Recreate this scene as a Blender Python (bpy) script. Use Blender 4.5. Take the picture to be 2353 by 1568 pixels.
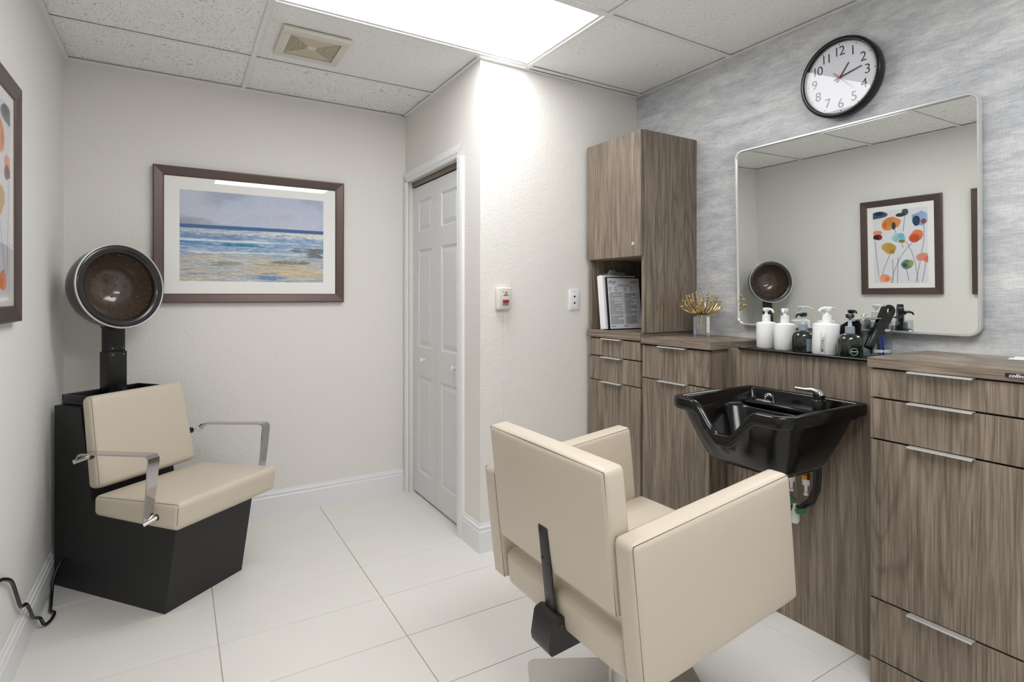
import bpy, bmesh, math, random
import numpy as np
from mathutils import Vector, Matrix, Euler

for o in list(bpy.data.objects):
    bpy.data.objects.remove(o)
C = bpy.context.scene.collection
PI = math.pi
R = math.radians
random.seed(7)

# ------------------------------------------------------------------ camera, world, lights, exposure
F_PX, CY_PX = 1271.65, 679.43
cam_d = bpy.data.cameras.new('camera')
cam_d.sensor_fit = 'HORIZONTAL'
cam_d.sensor_width = 36.0
cam_d.lens = F_PX / 2353 * 36.0
cam_d.shift_y = -(784 - CY_PX) / 2353
cam_d.clip_start = 0.02
cam = bpy.data.objects.new('camera', cam_d)
C.objects.link(cam)
cam.location = (0, 0, 1.27)
cam.rotation_euler = (R(90), 0, R(-31.212))
bpy.context.scene.camera = cam

world = bpy.data.worlds.new('world')
bpy.context.scene.world = world
world.use_nodes = True
world.node_tree.nodes['Background'].inputs[0].default_value = (0.9, 0.95, 1, 1)
world.node_tree.nodes['Background'].inputs[1].default_value = 0.05

LIGHT_STRENGTH = (8.6, 13.6)          # the two fluorescent ceiling panels: by the vent, overhead behind the viewer
LIGHT_COLOR = (0.985, 0.995, 1.0, 1)
vs = bpy.context.scene.view_settings
vs.view_transform = 'Standard'
vs.look = 'None'
vs.gamma = 1.0
vs.use_curve_mapping = False
vs.exposure = 0.14

# ------------------------------------------------------------------ helpers
def s2l(c):
    return tuple(((v / 12.92) if v <= 0.04045 else ((v + 0.055) / 1.055) ** 2.4) for v in c)
def rgb(r, g, b):
    return s2l((r / 255, g / 255, b / 255)) + (1,)

def link(o, parent=None):
    C.objects.link(o)
    if parent is not None:
        o.parent = parent
    return o

def obj(name, bm, mat, parent=None, smooth=38, M=None):
    """link a bmesh as ONE mesh object"""
    if M is not None:
        bm.transform(M)
    bmesh.ops.recalc_face_normals(bm, faces=bm.faces[:])
    me = bpy.data.meshes.new(name)
    bm.to_mesh(me)
    bm.free()
    if smooth:
        for p in me.polygons:
            p.use_smooth = True
        me.set_sharp_from_angle(angle=R(smooth))
    me.materials.append(mat)
    return link(bpy.data.objects.new(name, me), parent)

def obj_me(name, me, mat, parent=None):
    if not me.materials:
        me.materials.append(mat)
    return link(bpy.data.objects.new(name, me), parent)

def tag(o, label=None, cat=None, group=None, kind=None):
    if label: o['label'] = label
    if cat: o['category'] = cat
    if group: o['group'] = group
    if kind: o['kind'] = kind
    return o

def thing(name, label, cat, loc=(0, 0, 0), rot=(0, 0, 0), group=None):
    o = bpy.data.objects.new(name, None)
    o.empty_display_size = 0.05
    C.objects.link(o)
    o.location = loc
    o.rotation_euler = rot
    return tag(o, label, cat, group)

def struct(o):
    o['kind'] = 'structure'
    return o

def B():
    return bmesh.new()

def box(bm, x0, x1, y0, y1, z0, z1, bev=0.0, seg=2):
    vs_ = [bm.verts.new((x, y, z)) for x in (x0, x1) for y in (y0, y1) for z in (z0, z1)]
    fs = []
    for q in ((0, 1, 3, 2), (4, 6, 7, 5), (0, 4, 5, 1), (2, 3, 7, 6), (0, 2, 6, 4), (1, 5, 7, 3)):
        fs.append(bm.faces.new([vs_[i] for i in q]))
    if bev > 0:
        es = set()
        for f in fs:
            es.update(f.edges)
        bmesh.ops.bevel(bm, geom=list(es), offset=bev, segments=seg, profile=0.5, affect='EDGES')
    return bm

def frame_from(d):
    d = Vector(d).normalized()
    a = Vector((0, 0, 1)) if abs(d.z) < 0.9 else Vector((1, 0, 0))
    u = d.cross(a).normalized()
    return u, d.cross(u).normalized()

def tube(bm, pts, r, seg=10, cap=True, closed=False, rs=None):
    pts = [Vector(p) for p in pts]
    n = len(pts)
    rings = []
    u = None
    for i, p in enumerate(pts):
        if closed:
            d = pts[(i + 1) % n] - pts[i - 1]
        else:
            d = pts[min(i + 1, n - 1)] - pts[max(i - 1, 0)]
        d.normalize()
        if u is None:
            u, v = frame_from(d)
        else:
            u = (u - d * u.dot(d))
            if u.length < 1e-6:
                u, v = frame_from(d)
            u.normalize()
            v = d.cross(u)
        rr = rs[i] if rs else r
        rings.append([bm.verts.new(p + (u * math.cos(2 * PI * k / seg) + v * math.sin(2 * PI * k / seg)) * rr) for k in range(seg)])
    m = n if closed else n - 1
    for i in range(m):
        a, b = rings[i], rings[(i + 1) % n]
        for k in range(seg):
            bm.faces.new((a[k], a[(k + 1) % seg], b[(k + 1) % seg], b[k]))
    if cap and not closed:
        bm.faces.new(rings[0][::-1])
        bm.faces.new(rings[-1])
    return bm

def cyl(bm, p0, p1, r0, r1=None, seg=24):
    return tube(bm, [p0, p1], r0, seg, rs=[r0, r0 if r1 is None else r1])

def lathe(bm, prof, seg=32, axis='Z', sx=1.0, sy=1.0, off=(0, 0, 0)):
    """prof: list of (r, h); r==0 gives a pole"""
    rings = []
    for r, h in prof:
        if r <= 1e-7:
            ring = [(0, 0, h)]
        else:
            ring = [(r * sx * math.cos(2 * PI * k / seg), r * sy * math.sin(2 * PI * k / seg), h) for k in range(seg)]
        out = []
        for x, y, z in ring:
            if axis == 'X':
                x, y, z = z, x, y
            out.append(bm.verts.new((x + off[0], y + off[1], z + off[2])))
        rings.append(out)
    for a, b in zip(rings, rings[1:]):
        if len(a) == 1 and len(b) == 1:
            continue
        for k in range(seg):
            k2 = (k + 1) % seg
            if len(a) == 1:
                bm.faces.new((a[0], b[k], b[k2]))
            elif len(b) == 1:
                bm.faces.new((a[k], a[k2], b[0]))
            else:
                bm.faces.new((a[k], a[k2], b[k2], b[k]))
    return bm

def ball(bm, c, r, u=10, v=7):
    prof = [(0, -r)] + [(r * math.cos(t), r * math.sin(t)) for t in np.linspace(-PI / 2, PI / 2, v + 2)[1:-1]] + [(0, r)]
    return lathe(bm, prof, u, off=c)

def prism(bm, poly, a0, a1, axis='Y'):
    """poly in the two other axes, extruded along axis"""
    def P(p, a):
        if axis == 'Y': return (p[0], a, p[1])
        if axis == 'X': return (a, p[0], p[1])
        return (p[0], p[1], a)
    A = [bm.verts.new(P(p, a0)) for p in poly]
    D = [bm.verts.new(P(p, a1)) for p in poly]
    n = len(poly)
    bm.faces.new(A)
    bm.faces.new(D[::-1])
    for i in range(n):
        bm.faces.new((A[i], A[(i + 1) % n], D[(i + 1) % n], D[i]))
    return bm

def bevel_all(bm, off, seg=2, ang=30):
    es = [e for e in bm.edges if len(e.link_faces) == 2 and e.calc_face_angle(0) > R(ang)]
    if es:
        bmesh.ops.bevel(bm, geom=es, offset=off, segments=seg, profile=0.5, affect='EDGES')
    return bm

def cushion(bm, x0, x1, y0, y1, z0, z1, r, puff=(0, 0, 0), n=7, shape=None):
    """rounded upholstered block, crowned faces; shape(v) may warp the result"""
    c = ((x0 + x1) / 2, (y0 + y1) / 2, (z0 + z1) / 2)
    h = ((x1 - x0) / 2, (y1 - y0) / 2, (z1 - z0) / 2)
    ax = []
    for k in range(3):
        e = [h[k] - r + r * t for t in (0.0, 0.28, 0.58, 0.85, 1.0)]
        inner = list(np.linspace(-(h[k] - r), h[k] - r, n + 1))[1:-1]
        ax.append([-t for t in e[::-1]] + inner + e)
    V = {}
    def vert(i):
        if i not in V:
            p = [ax[k][i[k]] for k in range(3)]
            q = [max(-(h[k] - r), min(h[k] - r, p[k])) for k in range(3)]
            d = [p[k] - q[k] for k in range(3)]
            L = math.sqrt(sum(t * t for t in d))
            pos = [q[k] + (r * d[k] / L if L > 0 else 0) for k in range(3)]
            for k in range(3):
                if puff[k]:
                    o = 1.0
                    for j in range(3):
                        if j != k:
                            o *= max(0.0, 1 - (pos[j] / h[j]) ** 2) ** 0.6
                    w = abs(pos[k]) / h[k]
                    pos[k] += math.copysign(puff[k] * o * w ** 2, pos[k])
            v = Vector([pos[k] + c[k] for k in range(3)])
            if shape: v = Vector(shape(v))
            V[i] = bm.verts.new(v)
        return V[i]
    N = [len(a) for a in ax]
    for k in range(3):
        a, b = [j for j in range(3) if j != k]
        for side in (0, N[k] - 1):
            for i in range(N[a] - 1):
                for j in range(N[b] - 1):
                    q = []
                    for di, dj in ((0, 0), (1, 0), (1, 1), (0, 1)):
                        t = [0, 0, 0]
                        t[k] = side; t[a] = i + di; t[b] = j + dj
                        q.append(vert(tuple(t)))
                    bm.faces.new(q)
    return bm

def text_me(s, size, extrude=0.0004, align='CENTER', shear=0.0, bold=0.0, space=1.0):
    cu = bpy.data.curves.new('t', 'FONT')
    cu.body = s
    cu.size = size
    cu.extrude = extrude
    cu.align_x = align
    cu.align_y = 'CENTER'
    cu.shear = shear
    cu.space_character = space
    cu.offset = bold
    cu.resolution_u = 4
    ob = bpy.data.objects.new('t', cu)
    C.objects.link(ob)
    dg = bpy.context.evaluated_depsgraph_get()
    me = bpy.data.meshes.new_from_object(ob.evaluated_get(dg))
    bpy.data.objects.remove(ob)
    bpy.data.curves.remove(cu)
    me.materials.clear()
    return me

# facing matrices: text x-axis, text y-axis, normal
M_FACE_NX = Matrix(((0, 0, -1, 0), (-1, 0, 0, 0), (0, 1, 0, 0), (0, 0, 0, 1)))   # seen from -x side
M_FACE_NY = Matrix(((1, 0, 0, 0), (0, 0, -1, 0), (0, 1, 0, 0), (0, 0, 0, 1)))    # seen from -y side

# ------------------------------------------------------------------ materials
MATS = {}
def new_mat(name):
    m = bpy.data.materials.new(name)
    m.use_nodes = True
    nt = m.node_tree
    bs = nt.nodes['Principled BSDF']
    MATS[name] = m
    return m, nt, bs

def node(nt, kind, **kw):
    n = nt.nodes.new(kind)
    for k, v in kw.items():
        if k.startswith('i_'):
            n.inputs[k[2:].replace('_', ' ')].default_value = v
        else:
            setattr(n, k, v)
    return n

def simple(name, col, rough=0.5, metal=0.0, coat=0.0, spec=0.5, bump=0.0, bscale=200, var=0.0):
    m, nt, bs = new_mat(name)
    bs.inputs['Base Color'].default_value = col
    bs.inputs['Roughness'].default_value = rough
    bs.inputs['Metallic'].default_value = metal
    bs.inputs['Coat Weight'].default_value = coat
    bs.inputs['Specular IOR Level'].default_value = spec
    tc = node(nt, 'ShaderNodeTexCoord')
    nz = node(nt, 'ShaderNodeTexNoise', i_Scale=bscale, i_Detail=3.0)
    nt.links.new(tc.outputs['Object'], nz.inputs['Vector'])
    if bump:
        bp = node(nt, 'ShaderNodeBump', i_Strength=bump, i_Distance=0.002)
        nt.links.new(nz.outputs['Fac'], bp.inputs['Height'])
        nt.links.new(bp.outputs['Normal'], bs.inputs['Normal'])
    if var:
        mx = node(nt, 'ShaderNodeMix', data_type='RGBA')
        mx.inputs['A'].default_value = tuple(c * (1 - var) for c in col[:3]) + (1,)
        mx.inputs['B'].default_value = tuple(min(1, c * (1 + var)) for c in col[:3]) + (1,)
        nz2 = node(nt, 'ShaderNodeTexNoise', i_Scale=4.0, i_Detail=4.0)
        nt.links.new(tc.outputs['Object'], nz2.inputs['Vector'])
        nt.links.new(nz2.outputs['Fac'], mx.inputs['Factor'])
        nt.links.new(mx.outputs['Result'], bs.inputs['Base Color'])
    return m

def ramp(nt, stops):
    n = node(nt, 'ShaderNodeValToRGB')
    e = n.color_ramp.elements
    while len(e) < len(stops):
        e.new(0.5)
    for k, (p, c) in enumerate(stops):
        e[k].position = p
        e[k].color = c if len(c) == 4 else tuple(c) + (1,)
    return n

def mapped(nt, scale, coord='Object', rnd=0.0, rot=(0, 0, 0)):
    tc = node(nt, 'ShaderNodeTexCoord')
    mp = node(nt, 'ShaderNodeMapping')
    mp.inputs['Scale'].default_value = scale
    mp.inputs['Rotation'].default_value = rot
    src = tc.outputs[coord]
    if rnd:
        oi = node(nt, 'ShaderNodeObjectInfo')
        mu = node(nt, 'ShaderNodeMath', operation='MULTIPLY')
        mu.inputs[1].default_value = rnd
        nt.links.new(oi.outputs['Random'], mu.inputs[0])
        ad = node(nt, 'ShaderNodeVectorMath', operation='ADD')
        nt.links.new(src, ad.inputs[0])
        nt.links.new(mu.outputs[0], ad.inputs[1])
        src = ad.outputs[0]
    nt.links.new(src, mp.inputs['Vector'])
    return mp

def wall_paint(name, col, strength, scale=75):
    m, nt, bs = new_mat(name)
    bs.inputs['Roughness'].default_value = 0.62
    bs.inputs['Specular IOR Level'].default_value = 0.3
    mp = mapped(nt, (1, 1, 1))
    n1 = node(nt, 'ShaderNodeTexNoise', i_Scale=scale, i_Detail=3.0, i_Roughness=0.6, i_Distortion=0.15)
    nt.links.new(mp.outputs[0], n1.inputs['Vector'])
    r = ramp(nt, [(0.42, (0, 0, 0)), (0.62, (1, 1, 1))])
    nt.links.new(n1.outputs['Fac'], r.inputs[0])
    bp = node(nt, 'ShaderNodeBump', i_Strength=strength, i_Distance=0.0035)
    nt.links.new(r.outputs[0], bp.inputs['Height'])
    nt.links.new(bp.outputs[0], bs.inputs['Normal'])
    n2 = node(nt, 'ShaderNodeTexNoise', i_Scale=1.2, i_Detail=2.0)
    nt.links.new(mp.outputs[0], n2.inputs['Vector'])
    mx = node(nt, 'ShaderNodeMix', data_type='RGBA')
    mx.inputs['A'].default_value = tuple(c * 0.97 for c in col[:3]) + (1,)
    mx.inputs['B'].default_value = tuple(c * 1.03 for c in col[:3]) + (1,)
    nt.links.new(n2.outputs['Fac'], mx.inputs['Factor'])
    nt.links.new(mx.outputs['Result'], bs.inputs['Base Color'])
    return m

def wood(name, horiz=False):
    m, nt, bs = new_mat(name)
    bs.inputs['Roughness'].default_value = 0.42
    bs.inputs['Specular IOR Level'].default_value = 0.4
    g = (0.2, 0.10, 2.2) if horiz else (1.0, 1.0, 0.085)
    mp = mapped(nt, g, rnd=23.0)
    # slow field whose contour lines make the cathedral grain
    n1 = node(nt, 'ShaderNodeTexNoise', i_Scale=5.0, i_Detail=2.0, i_Roughness=0.4, i_Distortion=0.3)
    nt.links.new(mp.outputs[0], n1.inputs['Vector'])
    mu = node(nt, 'ShaderNodeMath', operation='MULTIPLY'); mu.inputs[1].default_value = 150.0
    jit = node(nt, 'ShaderNodeTexNoise', i_Scale=90.0, i_Detail=3.0)
    nt.links.new(mp.outputs[0], jit.inputs['Vector'])
    ja = node(nt, 'ShaderNodeMath', operation='MULTIPLY_ADD'); ja.inputs[1].default_value = 0.018
    nt.links.new(jit.outputs['Fac'], ja.inputs[0]); nt.links.new(n1.outputs['Fac'], ja.inputs[2])
    nt.links.new(ja.outputs[0], mu.inputs[0])
    sn = node(nt, 'ShaderNodeMath', operation='SINE')
    nt.links.new(mu.outputs[0], sn.inputs[0])
    lines = ramp(nt, [(0.0, (0.3, 0.29, 0.28)), (0.10, (0.55, 0.54, 0.53)), (0.32, (0.9, 0.9, 0.9)), (1.0, (1, 1, 1))])
    ms = node(nt, 'ShaderNodeMath', operation='MULTIPLY_ADD'); ms.inputs[1].default_value = 0.5; ms.inputs[2].default_value = 0.5
    nt.links.new(sn.outputs[0], ms.inputs[0])
    nt.links.new(ms.outputs[0], lines.inputs[0])
    # broad streaks
    mp2 = mapped(nt, (0.10, 0.06, 2.0) if horiz else (1.0, 1.0, 0.04), rnd=11.0)
    n2 = node(nt, 'ShaderNodeTexNoise', i_Scale=58.0, i_Detail=6.0, i_Roughness=0.68)
    nt.links.new(mp2.outputs[0], n2.inputs['Vector'])
    # fine pores
    mp3 = mapped(nt, (0.04, 0.02, 1.0) if horiz else (1.0, 1.0, 0.018), rnd=5.0)
    n3 = node(nt, 'ShaderNodeTexNoise', i_Scale=330.0, i_Detail=2.0)
    nt.links.new(mp3.outputs[0], n3.inputs['Vector'])
    base = ramp(nt, [(0.28, rgb(112, 100, 88)), (0.45, rgb(131, 118, 105)), (0.56, rgb(148, 134, 119)), (0.74, rgb(168, 152, 134))])
    nt.links.new(n2.outputs['Fac'], base.inputs[0])
    m1 = node(nt, 'ShaderNodeMix', data_type='RGBA', blend_type='MULTIPLY')
    m1.inputs['Factor'].default_value = 0.36
    nt.links.new(base.outputs[0], m1.inputs['A'])
    nt.links.new(lines.outputs[0], m1.inputs['B'])
    pr = ramp(nt, [(0.35, (0.55, 0.53, 0.5)), (0.55, (1, 1, 1))])
    nt.links.new(n3.outputs['Fac'], pr.inputs[0])
    m2 = node(nt, 'ShaderNodeMix', data_type='RGBA', blend_type='MULTIPLY')
    m2.inputs['Factor'].default_value = 0.75
    nt.links.new(m1.outputs['Result'], m2.inputs['A'])
    nt.links.new(pr.outputs[0], m2.inputs['B'])
    nt.links.new(m2.outputs['Result'], bs.inputs['Base Color'])
    bp = node(nt, 'ShaderNodeBump', i_Strength=0.12, i_Distance=0.001)
    nt.links.new(n3.outputs['Fac'], bp.inputs['Height'])
    nt.links.new(bp.outputs[0], bs.inputs['Normal'])
    return m

def thin_glass(name, tint=(1, 1, 1, 1), ior=1.5, rough=0.0):
    m, nt, bs = new_mat(name)
    nt.nodes.remove(bs)
    out = [n for n in nt.nodes if n.type == 'OUTPUT_MATERIAL'][0]
    tr = node(nt, 'ShaderNodeBsdfTransparent'); tr.inputs[0].default_value = tint
    gl = node(nt, 'ShaderNodeBsdfGlossy'); gl.inputs['Roughness'].default_value = rough
    fr = node(nt, 'ShaderNodeFresnel')
    ge = node(nt, 'ShaderNodeNewGeometry')             # same index on both faces of the pane
    mr_ = node(nt, 'ShaderNodeMapRange')
    mr_.inputs['To Min'].default_value = ior
    mr_.inputs['To Max'].default_value = 1.0 / ior
    nt.links.new(ge.outputs['Backfacing'], mr_.inputs['Value'])
    nt.links.new(mr_.outputs['Result'], fr.inputs[0])
    mx = node(nt, 'ShaderNodeMixShader')
    nt.links.new(fr.outputs[0], mx.inputs[0])
    nt.links.new(tr.outputs[0], mx.inputs[1])
    nt.links.new(gl.outputs[0], mx.inputs[2])
    nt.links.new(mx.outputs[0], out.inputs[0])
    return m

def print_mat(name, rough=0.6):
    m, nt, bs = new_mat(name)
    a = node(nt, 'ShaderNodeAttribute', attribute_name='Col')
    nt.links.new(a.outputs['Color'], bs.inputs['Base Color'])
    bs.inputs['Roughness'].default_value = rough
    bs.inputs['Specular IOR Level'].default_value = 0.2
    return m

def ceiling_mat(name, coarse):
    m, nt, bs = new_mat(name)
    bs.inputs['Roughness'].default_value = 0.9
    bs.inputs['Specular IOR Level'].default_value = 0.1
    mp = mapped(nt, (1, 1, 1), rnd=3.0)
    wob = node(nt, 'ShaderNodeTexNoise', i_Scale=7.0, i_Detail=1.0)
    nt.links.new(mp.outputs[0], wob.inputs['Vector'])
    va = node(nt, 'ShaderNodeVectorMath', operation='SCALE'); va.inputs['Scale'].default_value = 0.25
    nt.links.new(wob.outputs['Color'], va.inputs[0])
    ad = node(nt, 'ShaderNodeVectorMath', operation='ADD')
    nt.links.new(mp.outputs[0], ad.inputs[0]); nt.links.new(va.outputs[0], ad.inputs[1])
    nz = node(nt, 'ShaderNodeTexNoise', i_Scale=125.0 if coarse else 260.0, i_Detail=1.5, i_Roughness=0.4)
    nt.links.new(ad.outputs[0], nz.inputs['Vector'])
    r = ramp(nt, [(0.30, (0.30, 0.29, 0.27)), (0.345, (0.62, 0.61, 0.58)), (0.37, (1, 1, 1))] if coarse else
             [(0.32, (0.45, 0.44, 0.42)), (0.40, (1, 1, 1))])
    nt.links.new(nz.outputs['Fac'], r.inputs[0])
    mx = node(nt, 'ShaderNodeMix', data_type='RGBA', blend_type='MULTIPLY')
    mx.inputs['Factor'].default_value = 0.9 if coarse else 0.6
    mx.inputs['A'].default_value = rgb(250, 250, 248)
    nt.links.new(r.outputs[0], mx.inputs['B'])
    nt.links.new(mx.outputs['Result'], bs.inputs['Base Color'])
    bp = node(nt, 'ShaderNodeBump', i_Strength=0.5, i_Distance=0.002)
    nt.links.new(r.outputs[0], bp.inputs['Height'])
    nt.links.new(bp.outputs[0], bs.inputs['Normal'])
    return m

def wallpaper_mat():
    m, nt, bs = new_mat('wallpaper')
    mp = mapped(nt, (1, 2.0, 8.0), rot=(R(-3), 0, 0))
    n1 = node(nt, 'ShaderNodeTexNoise', i_Scale=2.3, i_Detail=6.0, i_Roughness=0.66, i_Distortion=0.4)
    nt.links.new(mp.outputs[0], n1.inputs['Vector'])
    base = ramp(nt, [(0.26, rgb(176, 179, 185)), (0.42, rgb(199, 201, 204)), (0.52, rgb(211, 212, 212)), (0.68, rgb(230, 230, 230))])
    nt.links.new(n1.outputs['Fac'], base.inputs[0])
    # brushed strokes and linen weave
    mpa = mapped(nt, (1, 14, 170)); mpb = mapped(nt, (1, 230, 22))
    na = node(nt, 'ShaderNodeTexNoise', i_Scale=2.0, i_Detail=3.0); nb = node(nt, 'ShaderNodeTexNoise', i_Scale=2.0, i_Detail=2.0)
    nt.links.new(mpa.outputs[0], na.inputs['Vector']); nt.links.new(mpb.outputs[0], nb.inputs['Vector'])
    ra = ramp(nt, [(0.3, (0.70, 0.71, 0.74)), (0.62, (1.0, 1.0, 1.0))]); rb = ramp(nt, [(0.3, (0.8, 0.81, 0.83)), (0.6, (1, 1, 1))])
    nt.links.new(na.outputs['Fac'], ra.inputs[0]); nt.links.new(nb.outputs['Fac'], rb.inputs[0])
    x1 = node(nt, 'ShaderNodeMix', data_type='RGBA', blend_type='MULTIPLY'); x1.inputs['Factor'].default_value = 0.8
    x2 = node(nt, 'ShaderNodeMix', data_type='RGBA', blend_type='MULTIPLY'); x2.inputs['Factor'].default_value = 0.6
    nt.links.new(base.outputs[0], x1.inputs['A']); nt.links.new(ra.outputs[0], x1.inputs['B'])
    nt.links.new(x1.outputs['Result'], x2.inputs['A']); nt.links.new(rb.outputs[0], x2.inputs['B'])
    nt.links.new(x2.outputs['Result'], bs.inputs['Base Color'])
    bs.inputs['Roughness'].default_value = 0.5
    bs.inputs['Metallic'].default_value = 0.12
    bp = node(nt, 'ShaderNodeBump', i_Strength=0.25, i_Distance=0.001)
    nt.links.new(na.outputs['Fac'], bp.inputs['Height'])
    nt.links.new(bp.outputs[0], bs.inputs['Normal'])
    return m

wall_m = wall_paint('wall_paint', rgb(234, 231, 226), 0.24)
wall_fine_m = wall_paint('wall_paint_fine', rgb(234, 232, 228), 0.18, 110)
paper_wall_m = wallpaper_mat()
trim_m = simple('trim_white', rgb(236, 236, 237), 0.35, var=0.01)
door_m = simple('door_white', rgb(226, 226, 226), 0.4, bump=0.04, bscale=150)
tile_m = simple('porcelain_tile', rgb(233, 230, 225), 0.4, bump=0.03, bscale=60, var=0.03)
grout_m = simple('grout', rgb(176, 171, 162), 0.85, bump=0.2)
tee_m = simple('grid_metal', rgb(240, 240, 240), 0.5)
ceil_coarse = ceiling_mat('fissured_tile', True)
ceil_fine = ceiling_mat('fine_tile', False)
wood_v = wood('grey_oak_vertical')
wood_h = wood('grey_oak_horizontal', True)
wood_in = wood_v
dark_gap = simple('carcass_shadow', rgb(46, 42, 38), 0.7)
alu = simple('brushed_aluminium', rgb(222, 222, 220), 0.35, 0.55, bump=0.03, bscale=400)
chrome = simple('chrome', rgb(225, 226, 228), 0.06, 1.0)
brushed = simple('brushed_steel', rgb(206, 204, 200), 0.42, 1.0, bump=0.05, bscale=300)
black_metal = simple('black_metal', rgb(34, 33, 33), 0.38, bump=0.03)
black_lam = simple('black_laminate', rgb(30, 30, 30), 0.5, bump=0.08, bscale=500)
gloss_black = simple('gloss_black', rgb(9, 9, 10), 0.22, coat=0.22, spec=0.3)
satin_black = simple('satin_black', rgb(22, 22, 23), 0.32)
vinyl = simple('cream_vinyl', rgb(208, 196, 179), 0.36, bump=0.05, bscale=420, var=0.02)
seam_m = simple('seam_thread', rgb(112, 100, 84), 0.7)
frame_brown = simple('frame_bronze', rgb(96, 81, 76), 0.34, 0.55, bump=0.05, bscale=250)
mat_white = simple('mat_board', rgb(246, 245, 241), 0.8)
glass_m = thin_glass('picture_glass', ior=1.33)
glass_low = thin_glass('picture_glass_coated', ior=1.25)
clear_m = thin_glass('clear_glass', (0.93, 0.95, 0.96, 1), 1.45)
mirror_m = simple('mirror_silver', rgb(238, 241, 238), 0.0, 1.0)
hood_m = simple('hood_brown', rgb(66, 55, 49), 0.2, coat=0.3)
hood_in_m = simple('hood_inner_brown', rgb(88, 73, 62), 0.18, coat=0.4)
hood_rim_m = simple('hood_rim_black', rgb(34, 31, 30), 0.2, coat=0.3)
white_pl = simple('white_plastic', rgb(240, 240, 240), 0.3)
ivory_pl = simple('ivory_plastic', rgb(228, 223, 212), 0.38)
vent_beige = simple('vent_beige', rgb(206, 196, 172), 0.6, var=0.06)
bottle_green = simple('dark_green_plastic', rgb(22, 34, 24), 0.12, coat=0.5)
label_teal = simple('label_grey', rgb(112, 122, 128), 0.6, var=0.2)
ring_teal = simple('ring_teal', rgb(150, 205, 190), 0.5)
print_white = simple('print_white', rgb(240, 240, 240), 0.5)
ink = simple('ink_black', rgb(28, 28, 30), 0.6)
clear_grey = simple('clear_pump_plastic', rgb(190, 200, 205), 0.2)
yellow_m = simple('yellow_tip', rgb(226, 215, 70), 0.4)
red_m = simple('switch_red', rgb(165, 40, 38), 0.4)
gold = simple('gold', rgb(216, 194, 142), 0.2, 1.0)
brass = simple('brass', rgb(190, 140, 60), 0.25, 1.0)
blue_m = simple('blue_plastic', rgb(20, 60, 170), 0.4)
green_tag = simple('green_tag', rgb(40, 120, 70), 0.5)
paper_m = simple('paper', rgb(236, 236, 238), 0.8)
pic_m = print_mat('print_ink', 0.65)
acr, nt_, bs_ = new_mat('acrylic')
bs_.inputs['Base Color'].default_value = (0.97, 0.98, 0.98, 1)
bs_.inputs['Roughness'].default_value = 0.0
bs_.inputs['IOR'].default_value = 1.49
bs_.inputs['Transmission Weight'].default_value = 1.0
lamp_ms = []
for k_ in range(2):
    lm_, nt_, bs_ = new_mat('lit_diffuser')
    bs_.inputs['Base Color'].default_value = (0.9, 0.9, 0.9, 1)
    bs_.inputs['Emission Color'].default_value = LIGHT_COLOR
    bs_.inputs['Emission Strength'].default_value = LIGHT_STRENGTH[k_]
    lamp_ms.append(lm_)

# ------------------------------------------------------------------ room measures
XL, XR, YB, YF = -0.475, 2.33, 3.465, -1.25      # left, right, back, front (behind the camera)
XC, YC = 1.283, 2.42                              # closet corner
ZC = 2.44

# floor: grout bed with single tiles
fb = B()
box(fb, XL - 0.05, XR + 0.05, YF - 0.05, YB + 0.05, -0.05, -0.0025)
floor = struct(obj('floor', fb, grout_m, smooth=0))
gx = [0.13 + 0.606 * k for k in range(-1, 5)]
gy = [2.89 + 0.3075 * k for k in range(-14, 3)]
tile_cache = {}
g = 0.0016
for i in range(len(gx)):
    for j in range(len(gy) - 1):
        x0, x1 = gx[i], gx[i + 1] if i + 1 < len(gx) else gx[i] + 0.606
        y0, y1 = gy[j], gy[j + 1]
        x0, x1, y0, y1 = max(x0, XL), min(x1, XR), max(y0, YF), min(y1, YB)
        if x1 - x0 < 0.02 or y1 - y0 < 0.02:
            continue
        if x0 >= XC - 0.01 and y0 >= YC - 0.01:
            continue
        key = (round(x1 - x0, 3), round(y1 - y0, 3))
        if key not in tile_cache:
            bm = B()
            w, h = (x1 - x0) / 2 - g, (y1 - y0) / 2 - g
            box(bm, -w, w, -h, h, -0.008, 0.0, 0.0009, 1)
            o = obj('floor_tile', bm, tile_m, floor, smooth=0)
            tile_cache[key] = o.data
        else:
            o = link(bpy.data.objects.new('floor_tile', tile_cache[key]), floor)
        o.location = ((x0 + x1) / 2, (y0 + y1) / 2, 0)

# walls
def wall(name, boxes, mat):
    bm = B()
    for b in boxes:
        box(bm, *b)
    return struct(obj(name, bm, mat, smooth=0))
T = 0.10
wall('wall_left', [(XL - T, XL, YF - T, YB + T, -0.05, 2.6)], wall_fine_m)
wall('wall_back', [(XL, XC + 0.1, YB, YB + T, -0.05, 2.6)], wall_m)
DY0, DY1, DZ1 = 2.665, 3.405, 2.0                # closet opening
wall('wall_closet', [(XC, XC + T, YC, DY0, -0.05, 2.6), (XC, XC + T, DY1, YB, -0.05, 2.6), (XC, XC + T, DY0, DY1, DZ1, 2.6)], wall_m)
wall('wall_nook', [(XC + T, XR + T, YC, YC + T, -0.05, 2.6)], wall_m)
wall('wall_right', [(XR, XR + T, YF - T, YC, -0.05, 2.6)], paper_wall_m)
wall('wall_front', [(XL, XR, YF - T, YF, -0.05, 2.6)], trim_m)

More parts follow.
